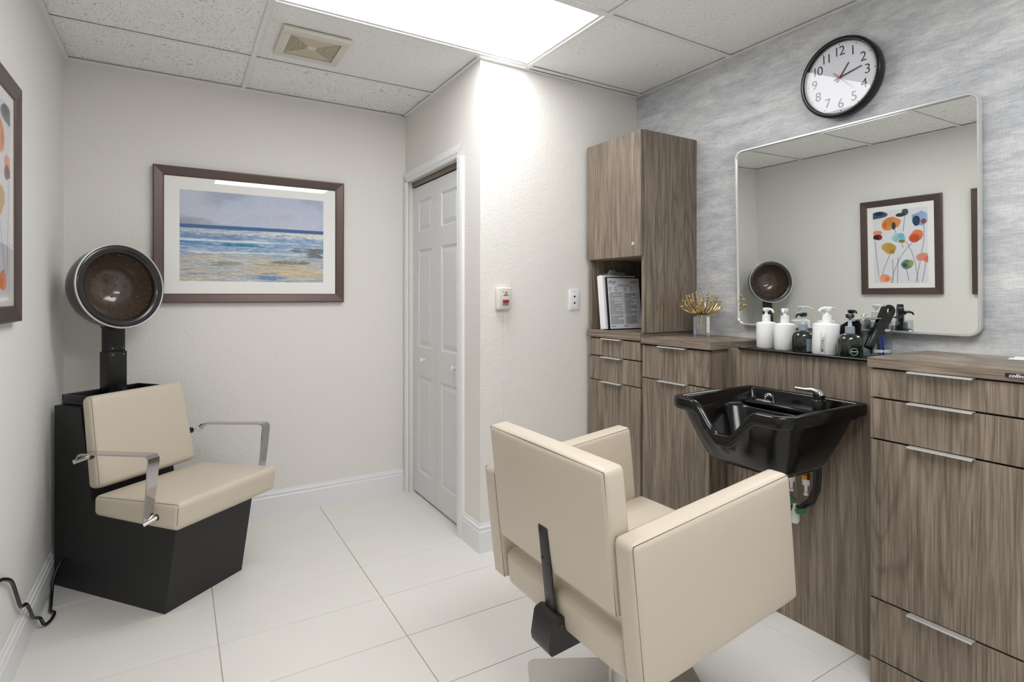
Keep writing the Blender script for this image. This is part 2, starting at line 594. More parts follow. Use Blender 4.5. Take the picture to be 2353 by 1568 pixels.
# baseboards
BP = [(0, 0), (0.014, 0), (0.014, 0.103), (0.0105, 0.107), (0.0105, 0.113), (0.012, 0.117), (0.012, 0.124), (0.006, 0.130), (0.006, 0.134), (0.0035, 0.141), (0, 0.141)]
def baseboard(name, p0, p1, nrm, m0=0.0, m1=0.0):
    """profile swept from p0 to p1 on the wall line, sticking out along nrm; m0, m1 = mitre lengths per unit depth"""
    bm = B()
    p0, p1, nrm = Vector(p0), Vector(p1), Vector(nrm)
    d = (p1 - p0).normalized()
    A = [bm.verts.new(p0 + nrm * a + d * (m0 * a) + Vector((0, 0, h))) for a, h in BP]
    D = [bm.verts.new(p1 + nrm * a + d * (m1 * a) + Vector((0, 0, h))) for a, h in BP]
    n = len(BP)
    bm.faces.new(A); bm.faces.new(D[::-1])
    for i in range(n):
        bm.faces.new((A[i], A[(i + 1) % n], D[(i + 1) % n], D[i]))
    return struct(obj(name, bm, trim_m, smooth=20))
baseboard('baseboard_back', (XL, YB, 0), (XC - 0.015, YB, 0), (0, -1, 0), 1.0, 0)
baseboard('baseboard_left', (XL, YF, 0), (XL, YB, 0), (1, 0, 0), 0, -1.0)
baseboard('baseboard_closet', (XC, DY0 - 0.072, 0), (XC, YC, 0), (-1, 0, 0), 0, 1.0)
baseboard('baseboard_nook', (XC, YC, 0), (1.93, YC, 0), (0, -1, 0), -1.0, 0)

# closet door casing
bm = B()
CPROF = [(0.0, 0.010), (0.010, 0.016), (0.018, 0.013), (0.026, 0.018), (0.046, 0.019), (0.056, 0.016), (0.066, 0.012), (0.070, 0.0)]
def casing_leg(bm, y_in, sgn, z0, z1):
    poly = [(XC + 0.002, y_in)] + [(XC - t, y_in + sgn * a) for a, t in CPROF]
    prism(bm, [(p[0], p[1]) for p in poly], z0, z1, 'Z')
casing_leg(bm, DY0, -1, 0, DZ1)
poly = [(XC + 0.002, DY1)] + [(XC - t, min(DY1 + a * 0.78, YB - 0.002)) for a, t in CPROF]
prism(bm, poly, 0, DZ1, 'Z')
# head with mitred look
hp = [(XC + 0.002, DZ1)] + [(XC - t, DZ1 + a) for a, t in CPROF]
A = [bm.verts.new((x, DY0 - (z - DZ1), z)) for x, z in hp]
D = [bm.verts.new((x, min(DY1 + (z - DZ1) * 0.78, YB - 0.002), z)) for x, z in hp]
bm.faces.new(A); bm.faces.new(D[::-1])
for i in range(len(hp)):
    k = (i + 1) % len(hp)
    bm.faces.new((A[i], A[k], D[k], D[i]))
struct(obj('trim_1', bm, trim_m, smooth=25))

# bifold closet door: two leaves, three raised panels each
door = bpy.data.objects.new('door_1', None)
C.objects.link(door)
door.location = (XC + 0.034, (DY0 + DY1) / 2, 0)
struct(door)
tag(door, 'white six-panel bifold closet door with two round knobs')
bm = B(); box(bm, -0.012, 0.03, DY0 - door.location.y + 0.001, DY1 - door.location.y - 0.001, 1.968, 1.999, 0.002)
obj('head_track', bm, simple('track_metal', rgb(120, 112, 100), 0.4, 0.6), door)
PZ = [(0.155, 0.765), (0.945, 1.56), (1.672, 1.872)]
for k in range(2):
    y0 = -0.362 + k * 0.363
    y1 = y0 + 0.360
    a, b = y0 + 0.075, y1 - 0.062 if k == 0 else y1 - 0.075
    bm = B()
    z0, z1 = 0.012, 1.962
    box(bm, 0.010, 0.030, y0, y1, z0, z1)
    box(bm, 0, 0.012, y0, a, z0, z1); box(bm, 0, 0.012, b, y1, z0, z1)
    zz = [z0] + [v for p in PZ for v in p] + [z1]
    for q in range(0, len(zz), 2):
        box(bm, 0, 0.012, a, b, zz[q], zz[q + 1])
    leaf = obj('door_leaf', bm, door_m, door, smooth=0)
    for p0, p1 in PZ:
        bm = B()
        def ring(ins, x):
            return [bm.verts.new((x, y, z)) for y, z in ((a + ins, p0 + ins), (b - ins, p0 + ins), (b - ins, p1 - ins), (a + ins, p1 - ins))]
        rs_ = [ring(0, 0.0), ring(0.010, 0.0085), ring(0.016, 0.0085), ring(0.040, 0.001)]
        for r0, r1 in zip(rs_, rs_[1:]):
            for q in range(4):
                bm.faces.new((r0[q], r0[(q + 1) % 4], r1[(q + 1) % 4], r1[q]))
        bm.faces.new(rs_[-1])
        obj('raised_panel', bm, door_m, leaf, smooth=0)
    bm = B()
    lathe(bm, [(0, -0.030), (0.010, -0.029), (0.0155, -0.024), (0.016, -0.019), (0.012, -0.014), (0.0065, -0.010), (0.0065, -0.003), (0.010, 0.0), (0, 0.0)], 20, 'X',
          off=(0, (y0 + 0.10) if k == 0 else (y0 + y1) / 2 + 0.01, 0.868))
    obj('knob', bm, white_pl, leaf)
struct(door)

# ------------------------------------------------------------------ ceiling: grid, tiles
bm = B(); box(bm, XL - 0.1, XR + 0.1, YF - 0.1, YB + 0.1, 2.56, 2.62)
ceiling = struct(obj('ceiling', bm, simple('plenum', rgb(120, 118, 114), 0.9), smooth=0))
cx_ = [XL, 0.323, 1.545, XR]
cy_ = [YF, -0.67, -0.06, 0.55, 1.16, 1.77, 2.38, 2.99, YB]
TW = 0.012
for i in range(3):
    for j in range(len(cy_) - 1):
        x0, x1, y0, y1 = cx_[i], cx_[i + 1], cy_[j], cy_[j + 1]
        if i == 1 and (j in (2, 5)):
            continue                       # lights
        if y0 > 2.3 and x0 > 1.5:
            if y0 > 2.39: continue
            y1 = YC
        if y0 > 2.3 and x1 > XC: x1 = min(x1, XC) if i == 1 else x1
        if x1 - x0 < 0.02 or y1 - y0 < 0.03: continue
        bm = B(); box(bm, x0 + 0.002, x1 - 0.002, y0 + 0.002, y1 - 0.002, ZC + 0.008, ZC + 0.024)
        coarse = (i == 0) or (i == 1 and j == 7)
        obj('ceiling_tile', bm, ceil_coarse if coarse else ceil_fine, ceiling, smooth=0)
def tee(x0, x1, y0, y1, z0=ZC, z1=ZC + 0.0045):
    bm = B(); box(bm, x0, x1, y0, y1, z0, z1, 0.0012, 1)
    obj('grid_tee', bm, tee_m, ceiling, smooth=0)
for x in (0.323, 1.545):
    tee(x - TW, x + TW, YF, YB if x < 1 else YC)
for k, y in enumerate(cy_[1:-1]):
    for i in range(3):
        a, b = cx_[i] + TW, cx_[i + 1] - TW
        if y > YC and i == 2: continue
        if y > YC and i == 1: b = XC
        if i == 1 and y in (2.38,): b = cx_[2] - TW
        tee(a, b, y - TW, y + TW, ZC + 0.0002, ZC + 0.0045)
def angle(p):
    bm = B()
    for q in p: box(bm, *q)
    obj('wall_angle', bm, tee_m, ceiling, smooth=0)
aw, ah = 0.020, 0.012
angle([(XL, XL + aw, YF, YB, ZC - 0.001, ZC + 0.001)])
angle([(XL + aw, XC, YB - aw * 0.6, YB, ZC - 0.001, ZC + 0.001), (XL + aw, XC, YB - 0.002, YB, ZC - 0.008, ZC)])
angle([(XC - aw, XC, YC - aw, YB, ZC - 0.001, ZC + 0.001)])
angle([(XC, XR, YC - aw, YC, ZC - 0.001, ZC + 0.001)])
angle([(XR - aw, XR, YF, YC - aw, ZC - 0.001, ZC + 0.001)])

def light(name, x0, x1, y0, y1, label, lamp_m):
    cxm, cym = (x0 + x1) / 2, (y0 + y1) / 2
    t = thing(name, label, 'ceiling light', (cxm, cym, ZC), group='fluorescent ceiling panels')
    hx, hy = (x1 - x0) / 2 + 0.001, (y1 - y0) / 2 + 0.001
    bm = B()
    w = 0.018
    for b in ((-hx, hx, -hy, -hy + w), (-hx, hx, hy - w, hy), (-hx, -hx + w, -hy + w, hy - w), (hx - w, hx, -hy + w, hy - w)):
        box(bm, *b, 0.0048, 0.016, 0.0012, 1)
    obj('frame', bm, tee_m, t, smooth=0)
    bm = B(); box(bm, -hx + w, hx - w, -hy + w, hy - w, 0.0075, 0.014)
    obj('diffuser', bm, lamp_m, t, smooth=0)
    bm = B(); box(bm, -hx, hx, -hy, hy, 0.06, 0.07)
    obj('housing', bm, tee_m, t, smooth=0)
light('ceiling_light', 0.323 + TW, 1.545 - TW, 1.77 + TW, 2.38 - TW, 'lit rectangular ceiling light panel next to the air vent above the closet corner', lamp_ms[0])
light('ceiling_light', 0.323 + TW, 1.545 - TW, -0.06 + TW, 0.55 - TW, 'lit ceiling light panel overhead behind the viewer, reflected in the seascape glass', lamp_ms[1])

# ceiling vent
vx0, vx1, vy0, vy1 = 0.395, 0.688, 2.552, 2.862
ix0, ix1, iy0, iy1 = 0.435, 0.655, 2.605, 2.825
t = thing('ceiling_vent', 'beige plastic exhaust fan grille in the ceiling beside the light panel', 'air vent', ((vx0 + vx1) / 2, (vy0 + vy1) / 2, ZC))
ox, oy = (vx0 + vx1) / 2, (vy0 + vy1) / 2
bm = B()
for b in ((vx0, vx1, vy0, iy0), (vx0, vx1, iy1, vy1), (vx0, ix0, iy0, iy1), (ix1, vx1, iy0, iy1)):
    box(bm, b[0] - ox, b[1] - ox, b[2] - oy, b[3] - oy, -0.014, 0.004, 0.003, 2)
obj('frame', bm, simple('vent_white', rgb(226, 222, 210), 0.5), t)
bm = B(); box(bm, ix0 - ox, ix1 - ox, iy0 - oy, iy1 - oy, -0.0015, 0.003)
obj('cavity', bm, simple('vent_dark', rgb(92, 80, 62), 0.9), t, smooth=0)
hx, hy = (ix1 - ix0) / 2, (iy1 - iy0) / 2
cw, ch = 0.020, 0.016
for sg in (-1, 1):
    bm = B()
    prism(bm, [(-hx, sg * hy), (hx, sg * hy), (cw, sg * ch), (-cw, sg * ch)], -0.010, -0.006, 'Z')
    obj('blank_panel', bm, vent_beige, t, smooth=0)
nsl = 14
for sg in (-1, 1):
    for k in range(nsl):
        f = (k + 0.55) / nsl
        x = cw + (hx - cw) * f
        hh = ch + (hy - ch) * f - 0.002
        bm = B(); box(bm, sg * x - 0.0022, sg * x + 0.0022, -hh, hh, -0.010, -0.004)
        obj('slat', bm, vent_beige, t, smooth=0)
bm = B(); box(bm, -cw, cw, -ch, ch, -0.012, -0.004, 0.002)
obj('centre_plate', bm, MATS['vent_white'], t)

# ------------------------------------------------------------------ prints (colour attribute on a fine flat mesh)
rng = np.random.default_rng(3)
def vnoise(u, v, fx, fy, seed):
    r = np.random.default_rng(seed)
    W, H = int(fx) + 3, int(fy) + 3
    gA = r.random((H, W))
    x, y = u * fx, v * fy
    xi, yi = np.floor(x).astype(int), np.floor(y).astype(int)
    fx_, fy_ = x - xi, y - yi
    fx_ = fx_ * fx_ * (3 - 2 * fx_); fy_ = fy_ * fy_ * (3 - 2 * fy_)
    a = gA[yi, xi] * (1 - fx_) + gA[yi, xi + 1] * fx_
    b = gA[yi + 1, xi] * (1 - fx_) + gA[yi + 1, xi + 1] * fx_
    return a * (1 - fy_) + b * fy_
def fbm(u, v, fx, fy, seed, oct=4):
    s_, amp, tot = 0, 1, 0
    for k in range(oct):
        s_ = s_ + amp * vnoise(u, v, fx * 2 ** k, fy * 2 ** k, seed + k)
        tot += amp; amp *= 0.55
    return s_ / tot

def print_mesh(name, w, h, nu, nv, colfun, to3d, parent):
    """colfun(u, v) -> sRGB array, u right, v down; to3d maps (x, z) centred"""
    us, vsx = np.meshgrid(np.linspace(0, 1, nu), np.linspace(0, 1, nv))
    col = np.clip(colfun(us, vsx), 0, 1)
    lin = np.where(col <= 0.04045, col / 12.92, ((col + 0.055) / 1.055) ** 2.4).reshape(-1, 3)
    P = to3d((us.ravel() - 0.5) * w, (0.5 - vsx.ravel()) * h)
    idx = np.arange(nu * nv).reshape(nv, nu)
    F = np.stack([idx[1:, :-1], idx[1:, 1:], idx[:-1, 1:], idx[:-1, :-1]], -1).reshape(-1, 4)
    me = bpy.data.meshes.new(name)
    me.from_pydata(P.tolist(), [], F.tolist())
    at = me.color_attributes.new('Col', 'FLOAT_COLOR', 'POINT')
    at.data.foreach_set('color', np.concatenate([lin, np.ones((len(lin), 1))], 1).astype(np.float32).ravel())
    me.materials.append(pic_m)
    return link(bpy.data.objects.new(name, me), parent)

def mixc(c, col, a):
    return c * (1 - a[..., None]) + np.array(col)[None, None, :] / 255 * a[..., None]
def sstep(x, a, b):
    t = np.clip((x - a) / (b - a), 0, 1)
    return t * t * (3 - 2 * t)

def seascape(u, v):
    c = np.ones(u.shape + (3,)) * np.array([196, 204, 226]) / 255
    cl = fbm(u, v, 3, 4, 1)
    c = mixc(c, (172, 180, 200), sstep(cl, 0.45, 0.75) * 0.9)
    c = mixc(c, (206, 210, 224), sstep(fbm(u, v, 2, 3, 9), 0.5, 0.75) * 0.8)
    c = mixc(c, (205, 205, 190), sstep(fbm(u, v, 4, 5, 17), 0.55, 0.7) * sstep(u, 0.55, 0.85) * (1 - sstep(v, 0.2, 0.3)) * 0.7)
    c = mixc(c, (150, 160, 172), sstep(fbm(u, v, 2, 9, 21), 0.5, 0.7) * sstep(v, 0.24, 0.34) * (1 - sstep(u, .3, .6)) * 0.8)
    wob = (fbm(u, v, 5, 3, 31) - 0.5) * 0.015
    h = v + wob * 0.3
    st = fbm(u, v, 4, 60, 41)                 # long horizontal strokes
    st2 = fbm(u, v, 9, 110, 51)
    sea = np.ones_like(c) * np.array([150, 176, 208]) / 255
    sea = mixc(sea, (108, 146, 192), sstep(st, 0.5, 0.62) * 0.8)
    sea = mixc(sea, (196, 212, 226), sstep(st2, 0.52, 0.66) * 0.8)
    sand = np.ones_like(c) * np.array([188, 192, 196]) / 255
    sand = mixc(sand, (206, 192, 160), sstep(st, 0.46, 0.58) * 0.9)
    sand = mixc(sand, (158, 176, 204), sstep(fbm(u, v, 3, 45, 61), 0.52, 0.64) * 0.85)
    sand = mixc(sand, (216, 216, 214), sstep(st2, 0.56, 0.68) * 0.7)
    sand = mixc(sand, (96, 134, 190), sstep(fbm(u, v, 5, 38, 71), 0.62, 0.70) * sstep(v, 0.84, 0.87) * 0.8)
    c = np.where((h > 0.372)[..., None], sea, c)
    a = sstep(h + (st - 0.5) * 0.14, 0.66, 0.74)
    c = c * (1 - a[..., None]) + sand * a[..., None]
    def band(c, v0, v1, col, amt, soft=0.008, wm=None):
        m = sstep(h, v0 - soft, v0 + soft) * (1 - sstep(h, v1 - soft, v1 + soft)) * amt
        if wm is not None: m = m * wm
        return mixc(c, col, m)
    c = band(c, 0.372, 0.412, (72, 108, 158), 1.0, 0.004)
    foam = sstep(fbm(u, v, 9, 40, 81) + 0.15, 0.42, 0.6)
    c = band(c, 0.415 + 0.0, 0.47, (222, 220, 216), 1.0, 0.012, foam * (0.45 + 0.55 * sstep(u, 0.35, 0.7)))
    c = band(c, 0.46, 0.525, (120, 150, 190), 0.7, 0.01, 1 - sstep(u, 0.35, 0.6))
    c = band(c, 0.532, 0.556, (226, 234, 242), 1.0, 0.007, 1 - sstep(u, 0.5, 0.75) * 0.6)
    c = band(c, 0.556, 0.60, (70, 140, 196), 0.9, 0.008, (1 - sstep(u, 0.40, 0.6)) * sstep(st + .2, .5, .66))
    c = band(c, 0.562, 0.60, (52, 132, 164), 0.95, 0.006, sstep(u, 0.24, 0.32) * (1 - sstep(u, 0.48, 0.6)))
    c = band(c, 0.66, 0.685, (228, 232, 236), 0.9, 0.006, sstep(fbm(u, v, 6, 20, 91), 0.35, 0.55))
    for (ru, rv, sx, sy, col) in ((0.90, 0.62, .14, .035, (112, 112, 112)), (0.93, 0.68, .09, .03, (92, 92, 90)), (0.76, 0.765, .16, .03, (128, 118, 100)), (0.62, 0.80, .16, .02, (176, 160, 126)), (0.3, 0.80, .12, .03, (150, 148, 134))):
        d = ((u - ru) / sx) ** 2 + ((v - rv) / sy) ** 2 + (fbm(u, v, 14, 50, int(ru * 100)) - 0.5) * 2.0
        c = mixc(c, col, (1 - sstep(d, 0.3, 1.1)) * 0.85)
    c = mixc(c, (222, 196, 146), (1 - sstep(((u - .78) / .3) ** 2 + ((v - .88) / .05) ** 2 + (st - .5) * 2, .2, 1.1)) * 0.75)
    # dry-brush texture over everything below the horizon, soft scumble in the sky
    br = fbm(u, v, 26, 170, 111, 3); br2 = fbm(u, v, 70, 90, 121, 2)
    below = sstep(v, 0.41, 0.42)
    c = mixc(c, (240, 240, 238), sstep(br, 0.60, 0.72) * below * 0.55)
    c = mixc(c, (88, 116, 156), sstep(1 - br, 0.60, 0.74) * below * (1 - sstep(v, 0.62, 0.75)) * 0.5)
    c = mixc(c, (150, 132, 100), sstep(1 - br, 0.62, 0.75) * sstep(v, 0.72, 0.78) * 0.4)
    fo = sstep(fbm(u, v, 30, 60, 131, 3) + 0.10 * sstep(u, 0.4, 0.8), 0.50, 0.62)
    c = mixc(c, (236, 232, 226), fo * sstep(v, 0.41, 0.425) * (1 - sstep(v, 0.465, 0.50)) * (0.35 + 0.6 * sstep(u, 0.3, 0.7)))
    c = c * (0.97 + 0.06 * br2[..., None])
    return c

# flowers: centre u, v (mirror view), radii, colour, strength; then darker inner petals
FL = [(.10, .045, .17, .05, (60, 84, 104)), (.12, .03, .11, .035, (36, 50, 66)), (.60, .045, .075, .052, (70, 84, 92)), (.52, .075, .075, .025, (50, 62, 70)),
      (.33, .18, .17, .092, (240, 150, 72)), (.23, .19, .05, .05, (214, 110, 40)), (.395, .21, .042, .06, (62, 62, 72)),
      (.87, .14, .17, .10, (150, 172, 212)), (.80, .175, .062, .06, (34, 58, 92)), (.93, .19, .045, .032, (150, 74, 66)),
      (.07, .30, .10, .042, (240, 150, 120)), (.09, .35, .09, .048, (126, 40, 34)), (.06, .355, .06, .03, (60, 22, 24)),
      (.48, .385, .14, .075, (160, 208, 220)), (.53, .36, .06, .045, (112, 192, 206)), (.54, .435, .055, .022, (160, 124, 56)),
      (.80, .375, .12, .075, (238, 128, 78)), (.76, .40, .09, .055, (204, 84, 40)),
      (.29, .525, .14, .075, (204, 160, 72)), (.36, .57, .07, .035, (176, 128, 44)),
      (.92, .66, .12, .06, (240, 164, 142)), (.98, .69, .06, .045, (228, 112, 100)),
      (.62, .745, .10, .062, (96, 128, 118)), (.70, .74, .05, .055, (150, 166, 74)), (.59, .76, .045, .03, (52, 92, 90)),
      (.21, .94, .11, .055, (246, 164, 122)), (.25, .945, .06, .045, (238, 124, 66))]
ST = [(.60, .09, .58, .20, .57, .30), (.41, .26, .43, .30, .44, .33), (.04, .40, .05, .6, .10, .9), (.32, .6, .2, .78, .16, .9), (.54, .47, .55, .5, .56, .52),
      (.75, .45, .45, .62, .33, 1.0), (.62, .45, .78, .62, .82, 1.0), (.93, .24, .95, .45, .88, .6), (.95, .74, .94, .84, .89, .99), (.61, .80, .63, .87, .66, .97),
      (.47, .65, .45, .8, .45, 1.0), (.86, .72, .82, .85, .78, 1.0), (.36, .68, .38, .8, .36, 1.0)]
def poppies(shift=0.0):
    def fn(u, v):
        u = (u + shift) % 1.0 if shift else u
        c = np.ones(u.shape + (3,)) * np.array([232, 231, 238]) / 255
        for (u0, v0, u1, v1, u2, v2) in ST:
            d = np.full(u.shape, 9.0)
            for t in np.linspace(0, 1, 130):
                pu = (1 - t) ** 2 * u0 + 2 * t * (1 - t) * u1 + t * t * u2
                pv = (1 - t) ** 2 * v0 + 2 * t * (1 - t) * v1 + t * t * v2
                d = np.minimum(d, ((u - pu) * 0.72) ** 2 + (v - pv) ** 2)
            c = mixc(c, (104, 108, 116), (1 - sstep(np.sqrt(d), 0.002, 0.006)) * 0.8)
        for k, (cu, cv, ru, rv, col) in enumerate(FL):
            wob = (fbm(u, v, 5, 7, 200 + k, 3) - 0.5) * 1.5
            d = ((u - cu) / ru) ** 2 + ((v - cv) / rv) ** 2 + wob
            sh = 0.86 + 0.28 * fbm(u, v, 6, 8, 300 + k, 2)
            a = (1 - sstep(d, 0.86, 1.02)) * 0.93
            cc = np.array(col)[None, None, :] / 255 * sh[..., None]
            c = c * (1 - a[..., None]) + cc * a[..., None]
        return c
    return fn

def picture_frame(name, label, W, H, fw, mw, colfun, nu, nv, loc, rot, mat_inner=None, depth=0.024, glass=None):
    """built in the local plane x right, z up, front towards -y"""
    t = thing(name, label, 'picture', loc, rot)
    hw, hh = W / 2, H / 2
    for nm, pts in (('frame_rail', [(-hw, hh), (hw, hh), (hw - fw, hh - fw), (-hw + fw, hh - fw)]),
                    ('frame_rail', [(-hw, -hh), (hw, -hh), (hw - fw, -hh + fw), (-hw + fw, -hh + fw)]),
                    ('frame_stile', [(-hw, -hh), (-hw, hh), (-hw + fw, hh - fw), (-hw + fw, -hh + fw)]),
                    ('frame_stile', [(hw, -hh), (hw, hh), (hw - fw, hh - fw), (hw - fw, -hh + fw)])):
        bm = B()
        rows = []
        # section across the moulding: outer edge -> inner edge, gently scooped
        sec = [(0.0, 0.0), (0.0, -depth), (0.12, -depth - 0.001), (0.5, -depth + 0.002), (0.9, -depth + 0.006), (1.0, -depth + 0.010), (1.0, 0.0)]
        A = [Vector((pts[0][0], 0, pts[0][1])), Vector((pts[3][0], 0, pts[3][1]))]
        D = [Vector((pts[1][0], 0, pts[1][1])), Vector((pts[2][0], 0, pts[2][1]))]
        ra = [bm.verts.new(A[0].lerp(A[1], s_) + Vector((0, y, 0))) for s_, y in sec]
        rb = [bm.verts.new(D[0].lerp(D[1], s_) + Vector((0, y, 0))) for s_, y in sec]
        n = len(sec)
        for i in range(n):
            bm.faces.new((ra[i], ra[(i + 1) % n], rb[(i + 1) % n], rb[i]))
        bm.faces.new(ra); bm.faces.new(rb[::-1])
        obj(nm, bm, frame_brown, t, smooth=12)
    iw, ih = hw - fw + 0.002, hh - fw + 0.002
    bm = B(); box(bm, -iw, iw, -depth + 0.0135, -0.001, -ih, ih)
    obj('backing', bm, mat_white, t, smooth=0)
    # bevelled window mat: four bars round the print
    pw, ph = iw - mw[0], ih - mw[1]
    yb = -depth + 0.0135
    bm = B()
    for b in ((-iw, iw, ph, ih), (-iw, iw, -ih, -ph), (-iw, -pw, -ph, ph), (pw, iw, -ph, ph)):
        box(bm, b[0], b[1], yb - 0.0018, yb, b[2], b[3])
    obj('mat_board', bm, mat_white, t, smooth=0)
    print_mesh('art_print', 2 * pw, 2 * ph, nu, nv, colfun, lambda x, z: np.stack([x, np.full_like(x, yb - 0.0006), z], -1), t)
    bm = B(); box(bm, -iw, iw, yb - 0.0034, yb - 0.0024, -ih, ih)
    obj('glass_pane', bm, glass or glass_m, t, smooth=0)
    return t

picture_frame('framed_seascape', 'bronze-framed seascape print of blue waves and sand under glass', 0.984, 0.727, 0.050, (0.072, 0.070), seascape, 560, 370,
              (0.385, YB - 0.006, 1.5935), (R(0.45), 0, 0))
# left wall: local x right as seen from the room = +y world, front -> +x world
lw, lh = 0.585, 0.782
flip = lambda fn: (lambda u, v: fn(1 - u, v))
picture_frame('framed_poppies', 'brown-framed watercolour of colourful poppies on the left wall, nearer the dryer chair', lw, lh, 0.052, (0.045, 0.042), flip(poppies()), 190, 260,
              (XL + 0.002, 2.178, 1.575), (0, 0, R(90)), glass=glass_low)
picture_frame('framed_poppies', 'brown-framed flower print cut off at the right edge of the mirror', lw, lh, 0.052, (0.045, 0.042), flip(poppies(0.37)), 100, 140,
              (XL + 0.002, 1.408, 1.575), (0, 0, R(90)), glass=glass_low)

# ------------------------------------------------------------------ cabinets
def handle(parent, x, yc, z, L=0.16):
    bm = B()
    prof = [(x + 0.004, z + 0.0035), (x - 0.022, z + 0.0035), (x - 0.022, z - 0.0015), (x - 0.0195, z - 0.0015), (x - 0.0195, z + 0.001), (x + 0.004, z + 0.001)]
    prism(bm, prof, yc - L / 2, yc + L / 2, 'Y')
    return obj('handle', bm, alu, parent, smooth=0)

def cabinet(name, label, y0, y1, xf, ztop, fronts, kick=0.0, L=0.16, x_back=XR - 0.002, hmask=None):
    t = thing(name, label, 'cabinet', ((xf + x_back) / 2, (y0 + y1) / 2, 0))
    ox, oy = t.location.x, t.location.y
    bm = B(); box(bm, xf + 0.019 - ox, x_back - ox, y0 - oy, y1 - oy, 0.0, ztop)
    obj('carcass', bm, wood_v, t, smooth=0)
    bm = B(); box(bm, xf + 0.0165 - ox, xf + 0.0195 - ox, y0 + 0.004 - oy, y1 - 0.004 - oy, 0.002, ztop - 0.001)
    obj('front_gap', bm, dark_gap, t, smooth=0)
    for k, (z0, z1, hd) in enumerate(fronts):
        bm = B(); box(bm, xf - ox, xf + 0.0165 - ox, y0 + 0.0015 - oy, y1 - 0.0015 - oy, z0, z1, 0.0008, 1)
        d = obj('drawer' if hd else 'kick_panel', bm, wood_v, t, smooth=0)
        if hd: handle(d, xf - ox, 0, z1, L)
    return t

XA = 1.944
cabinet('base_cabinet', 'narrow grey-wood drawer cabinet in the corner under the tall hutch', 1.993, 2.395, XA, 1.046,
        [(0.10, 0.813, True), (0.818, 0.943, True), (0.949, 1.040, True), (0.0, 0.095, False)], L=0.15)
cabinet('base_cabinet', 'grey-wood drawer cabinet under the gold ornament, left of the black basin', 1.590, 1.990, XA + 0.008, 1.036,
        [(0.10, 0.868, True), (0.873, 1.029, True), (0.0, 0.095, False)], L=0.165)
XR_F = 1.931
cabinet('base_cabinet', 'grey-wood drawer cabinet at right edge, below the counter with the nameplate', 0.545, 0.938, XR_F, 1.037,
        [(0.101, 0.289, True), (0.295, 0.804, True), (0.810, 0.937, True), (0.943, 1.033, True), (0.0, 0.096, False)], L=0.163)

def counter(name, label, x0, y0, y1, z0, z1):
    t = thing(name, label, 'countertop', ((x0 + XR) / 2, (y0 + y1) / 2, z0))
    hx, hy = (XR - 0.001 - x0) / 2, (y1 - y0) / 2
    bm = B(); box(bm, -hx, hx, -hy, hy, 0, z1 - z0, 0.001, 1)
    obj('slab', bm, wood_h, t, smooth=0)
    return t
counter('countertop', 'short wood-grain counter slab under the hutch', 1.936, 1.989, 2.398, 1.047, 1.0855)
counter('countertop', 'wood-grain counter slab carrying the gold ornament', 1.938, 1.574, 1.987, 1.037, 1.069)
ct = counter('countertop', 'wood-grain counter slab with black nameplate at right edge', 1.922, 0.540, 0.942, 1.038, 1.070)
npw = 0.050
bm = B(); box(bm, -0.003, 0, -npw / 2, npw / 2, -0.0052, 0.0052, 0.0012, 2)
npx, npy = 1.922 - ct.location.x - 0.0003, 0.590 - npw / 2 - ct.location.y
o = obj('nameplate', bm, satin_black, ct, M=Matrix.Translation((npx, npy, 0.017)))
me = text_me('collins', 0.0132, 0.0004, shear=0.25, bold=0.0002)
me.transform(Matrix.Translation((npx - 0.0034, npy, 0.0165)) @ M_FACE_NX @ Matrix.Diagonal((1.05, 0.95, 1, 1)))
o2 = obj_me('lettering', me, print_white, o)

# tall hutch with cubby
hx0, hy0, hy1 = 1.953, 1.978, 2.396
HZ0, HZ1, HS = 1.0865, 2.084, 1.462
t = thing('hutch_cabinet', 'tall grey-wood hutch with locked upper door and open cubby holding papers', 'cabinet', ((hx0 + XR) / 2, (hy0 + hy1) / 2, HZ0))
ox, oy, oz = t.location
def hb(nm, *b, mat=wood_v):
    bm = B(); box(bm, b[0] - ox, b[1] - ox, b[2] - oy, b[3] - oy, b[4] - oz, b[5] - oz, 0.0006, 1)
    return obj(nm, bm, mat, t, smooth=0)
hb('side_panel', hx0, XR - 0.001, hy0, hy0 + 0.018, HZ0, HZ1)
hb('side_panel', hx0, XR - 0.001, hy1 - 0.018, hy1, HZ0, HZ1)
hb('top_panel', hx0, XR - 0.001, hy0 + 0.018, hy1 - 0.018, HZ1 - 0.018, HZ1)
hb('shelf', hx0, XR - 0.012, hy0 + 0.018, hy1 - 0.018, HS, HS + 0.018)
hb('back_panel', XR - 0.012, XR - 0.001, hy0 + 0.018, hy1 - 0.018, HZ0, HZ1 - 0.018, mat=black_lam)
d = hb('door', hx0 - 0.0185, hx0 - 0.002, hy0 + 0.004, hy1 - 0.002, HS + 0.003, HZ1 - 0.001)
bm = B(); lathe(bm, [(0, -0.004), (0.006, -0.004), (0.0085, -0.003), (0.0095, 0.0), (0, 0.0)], 20, 'X', off=(hx0 - 0.0185 - ox, 2.035 - oy, 1.527 - oz))
obj('lock', bm, alu, d)
bm = B(); box(bm, hx0 - 0.0232 - ox, hx0 - 0.0222 - ox, 2.0345 - oy, 2.0355 - oy, 1.5235 - oz, 1.5305 - oz)
obj('keyhole', bm, ink, d, smooth=0)

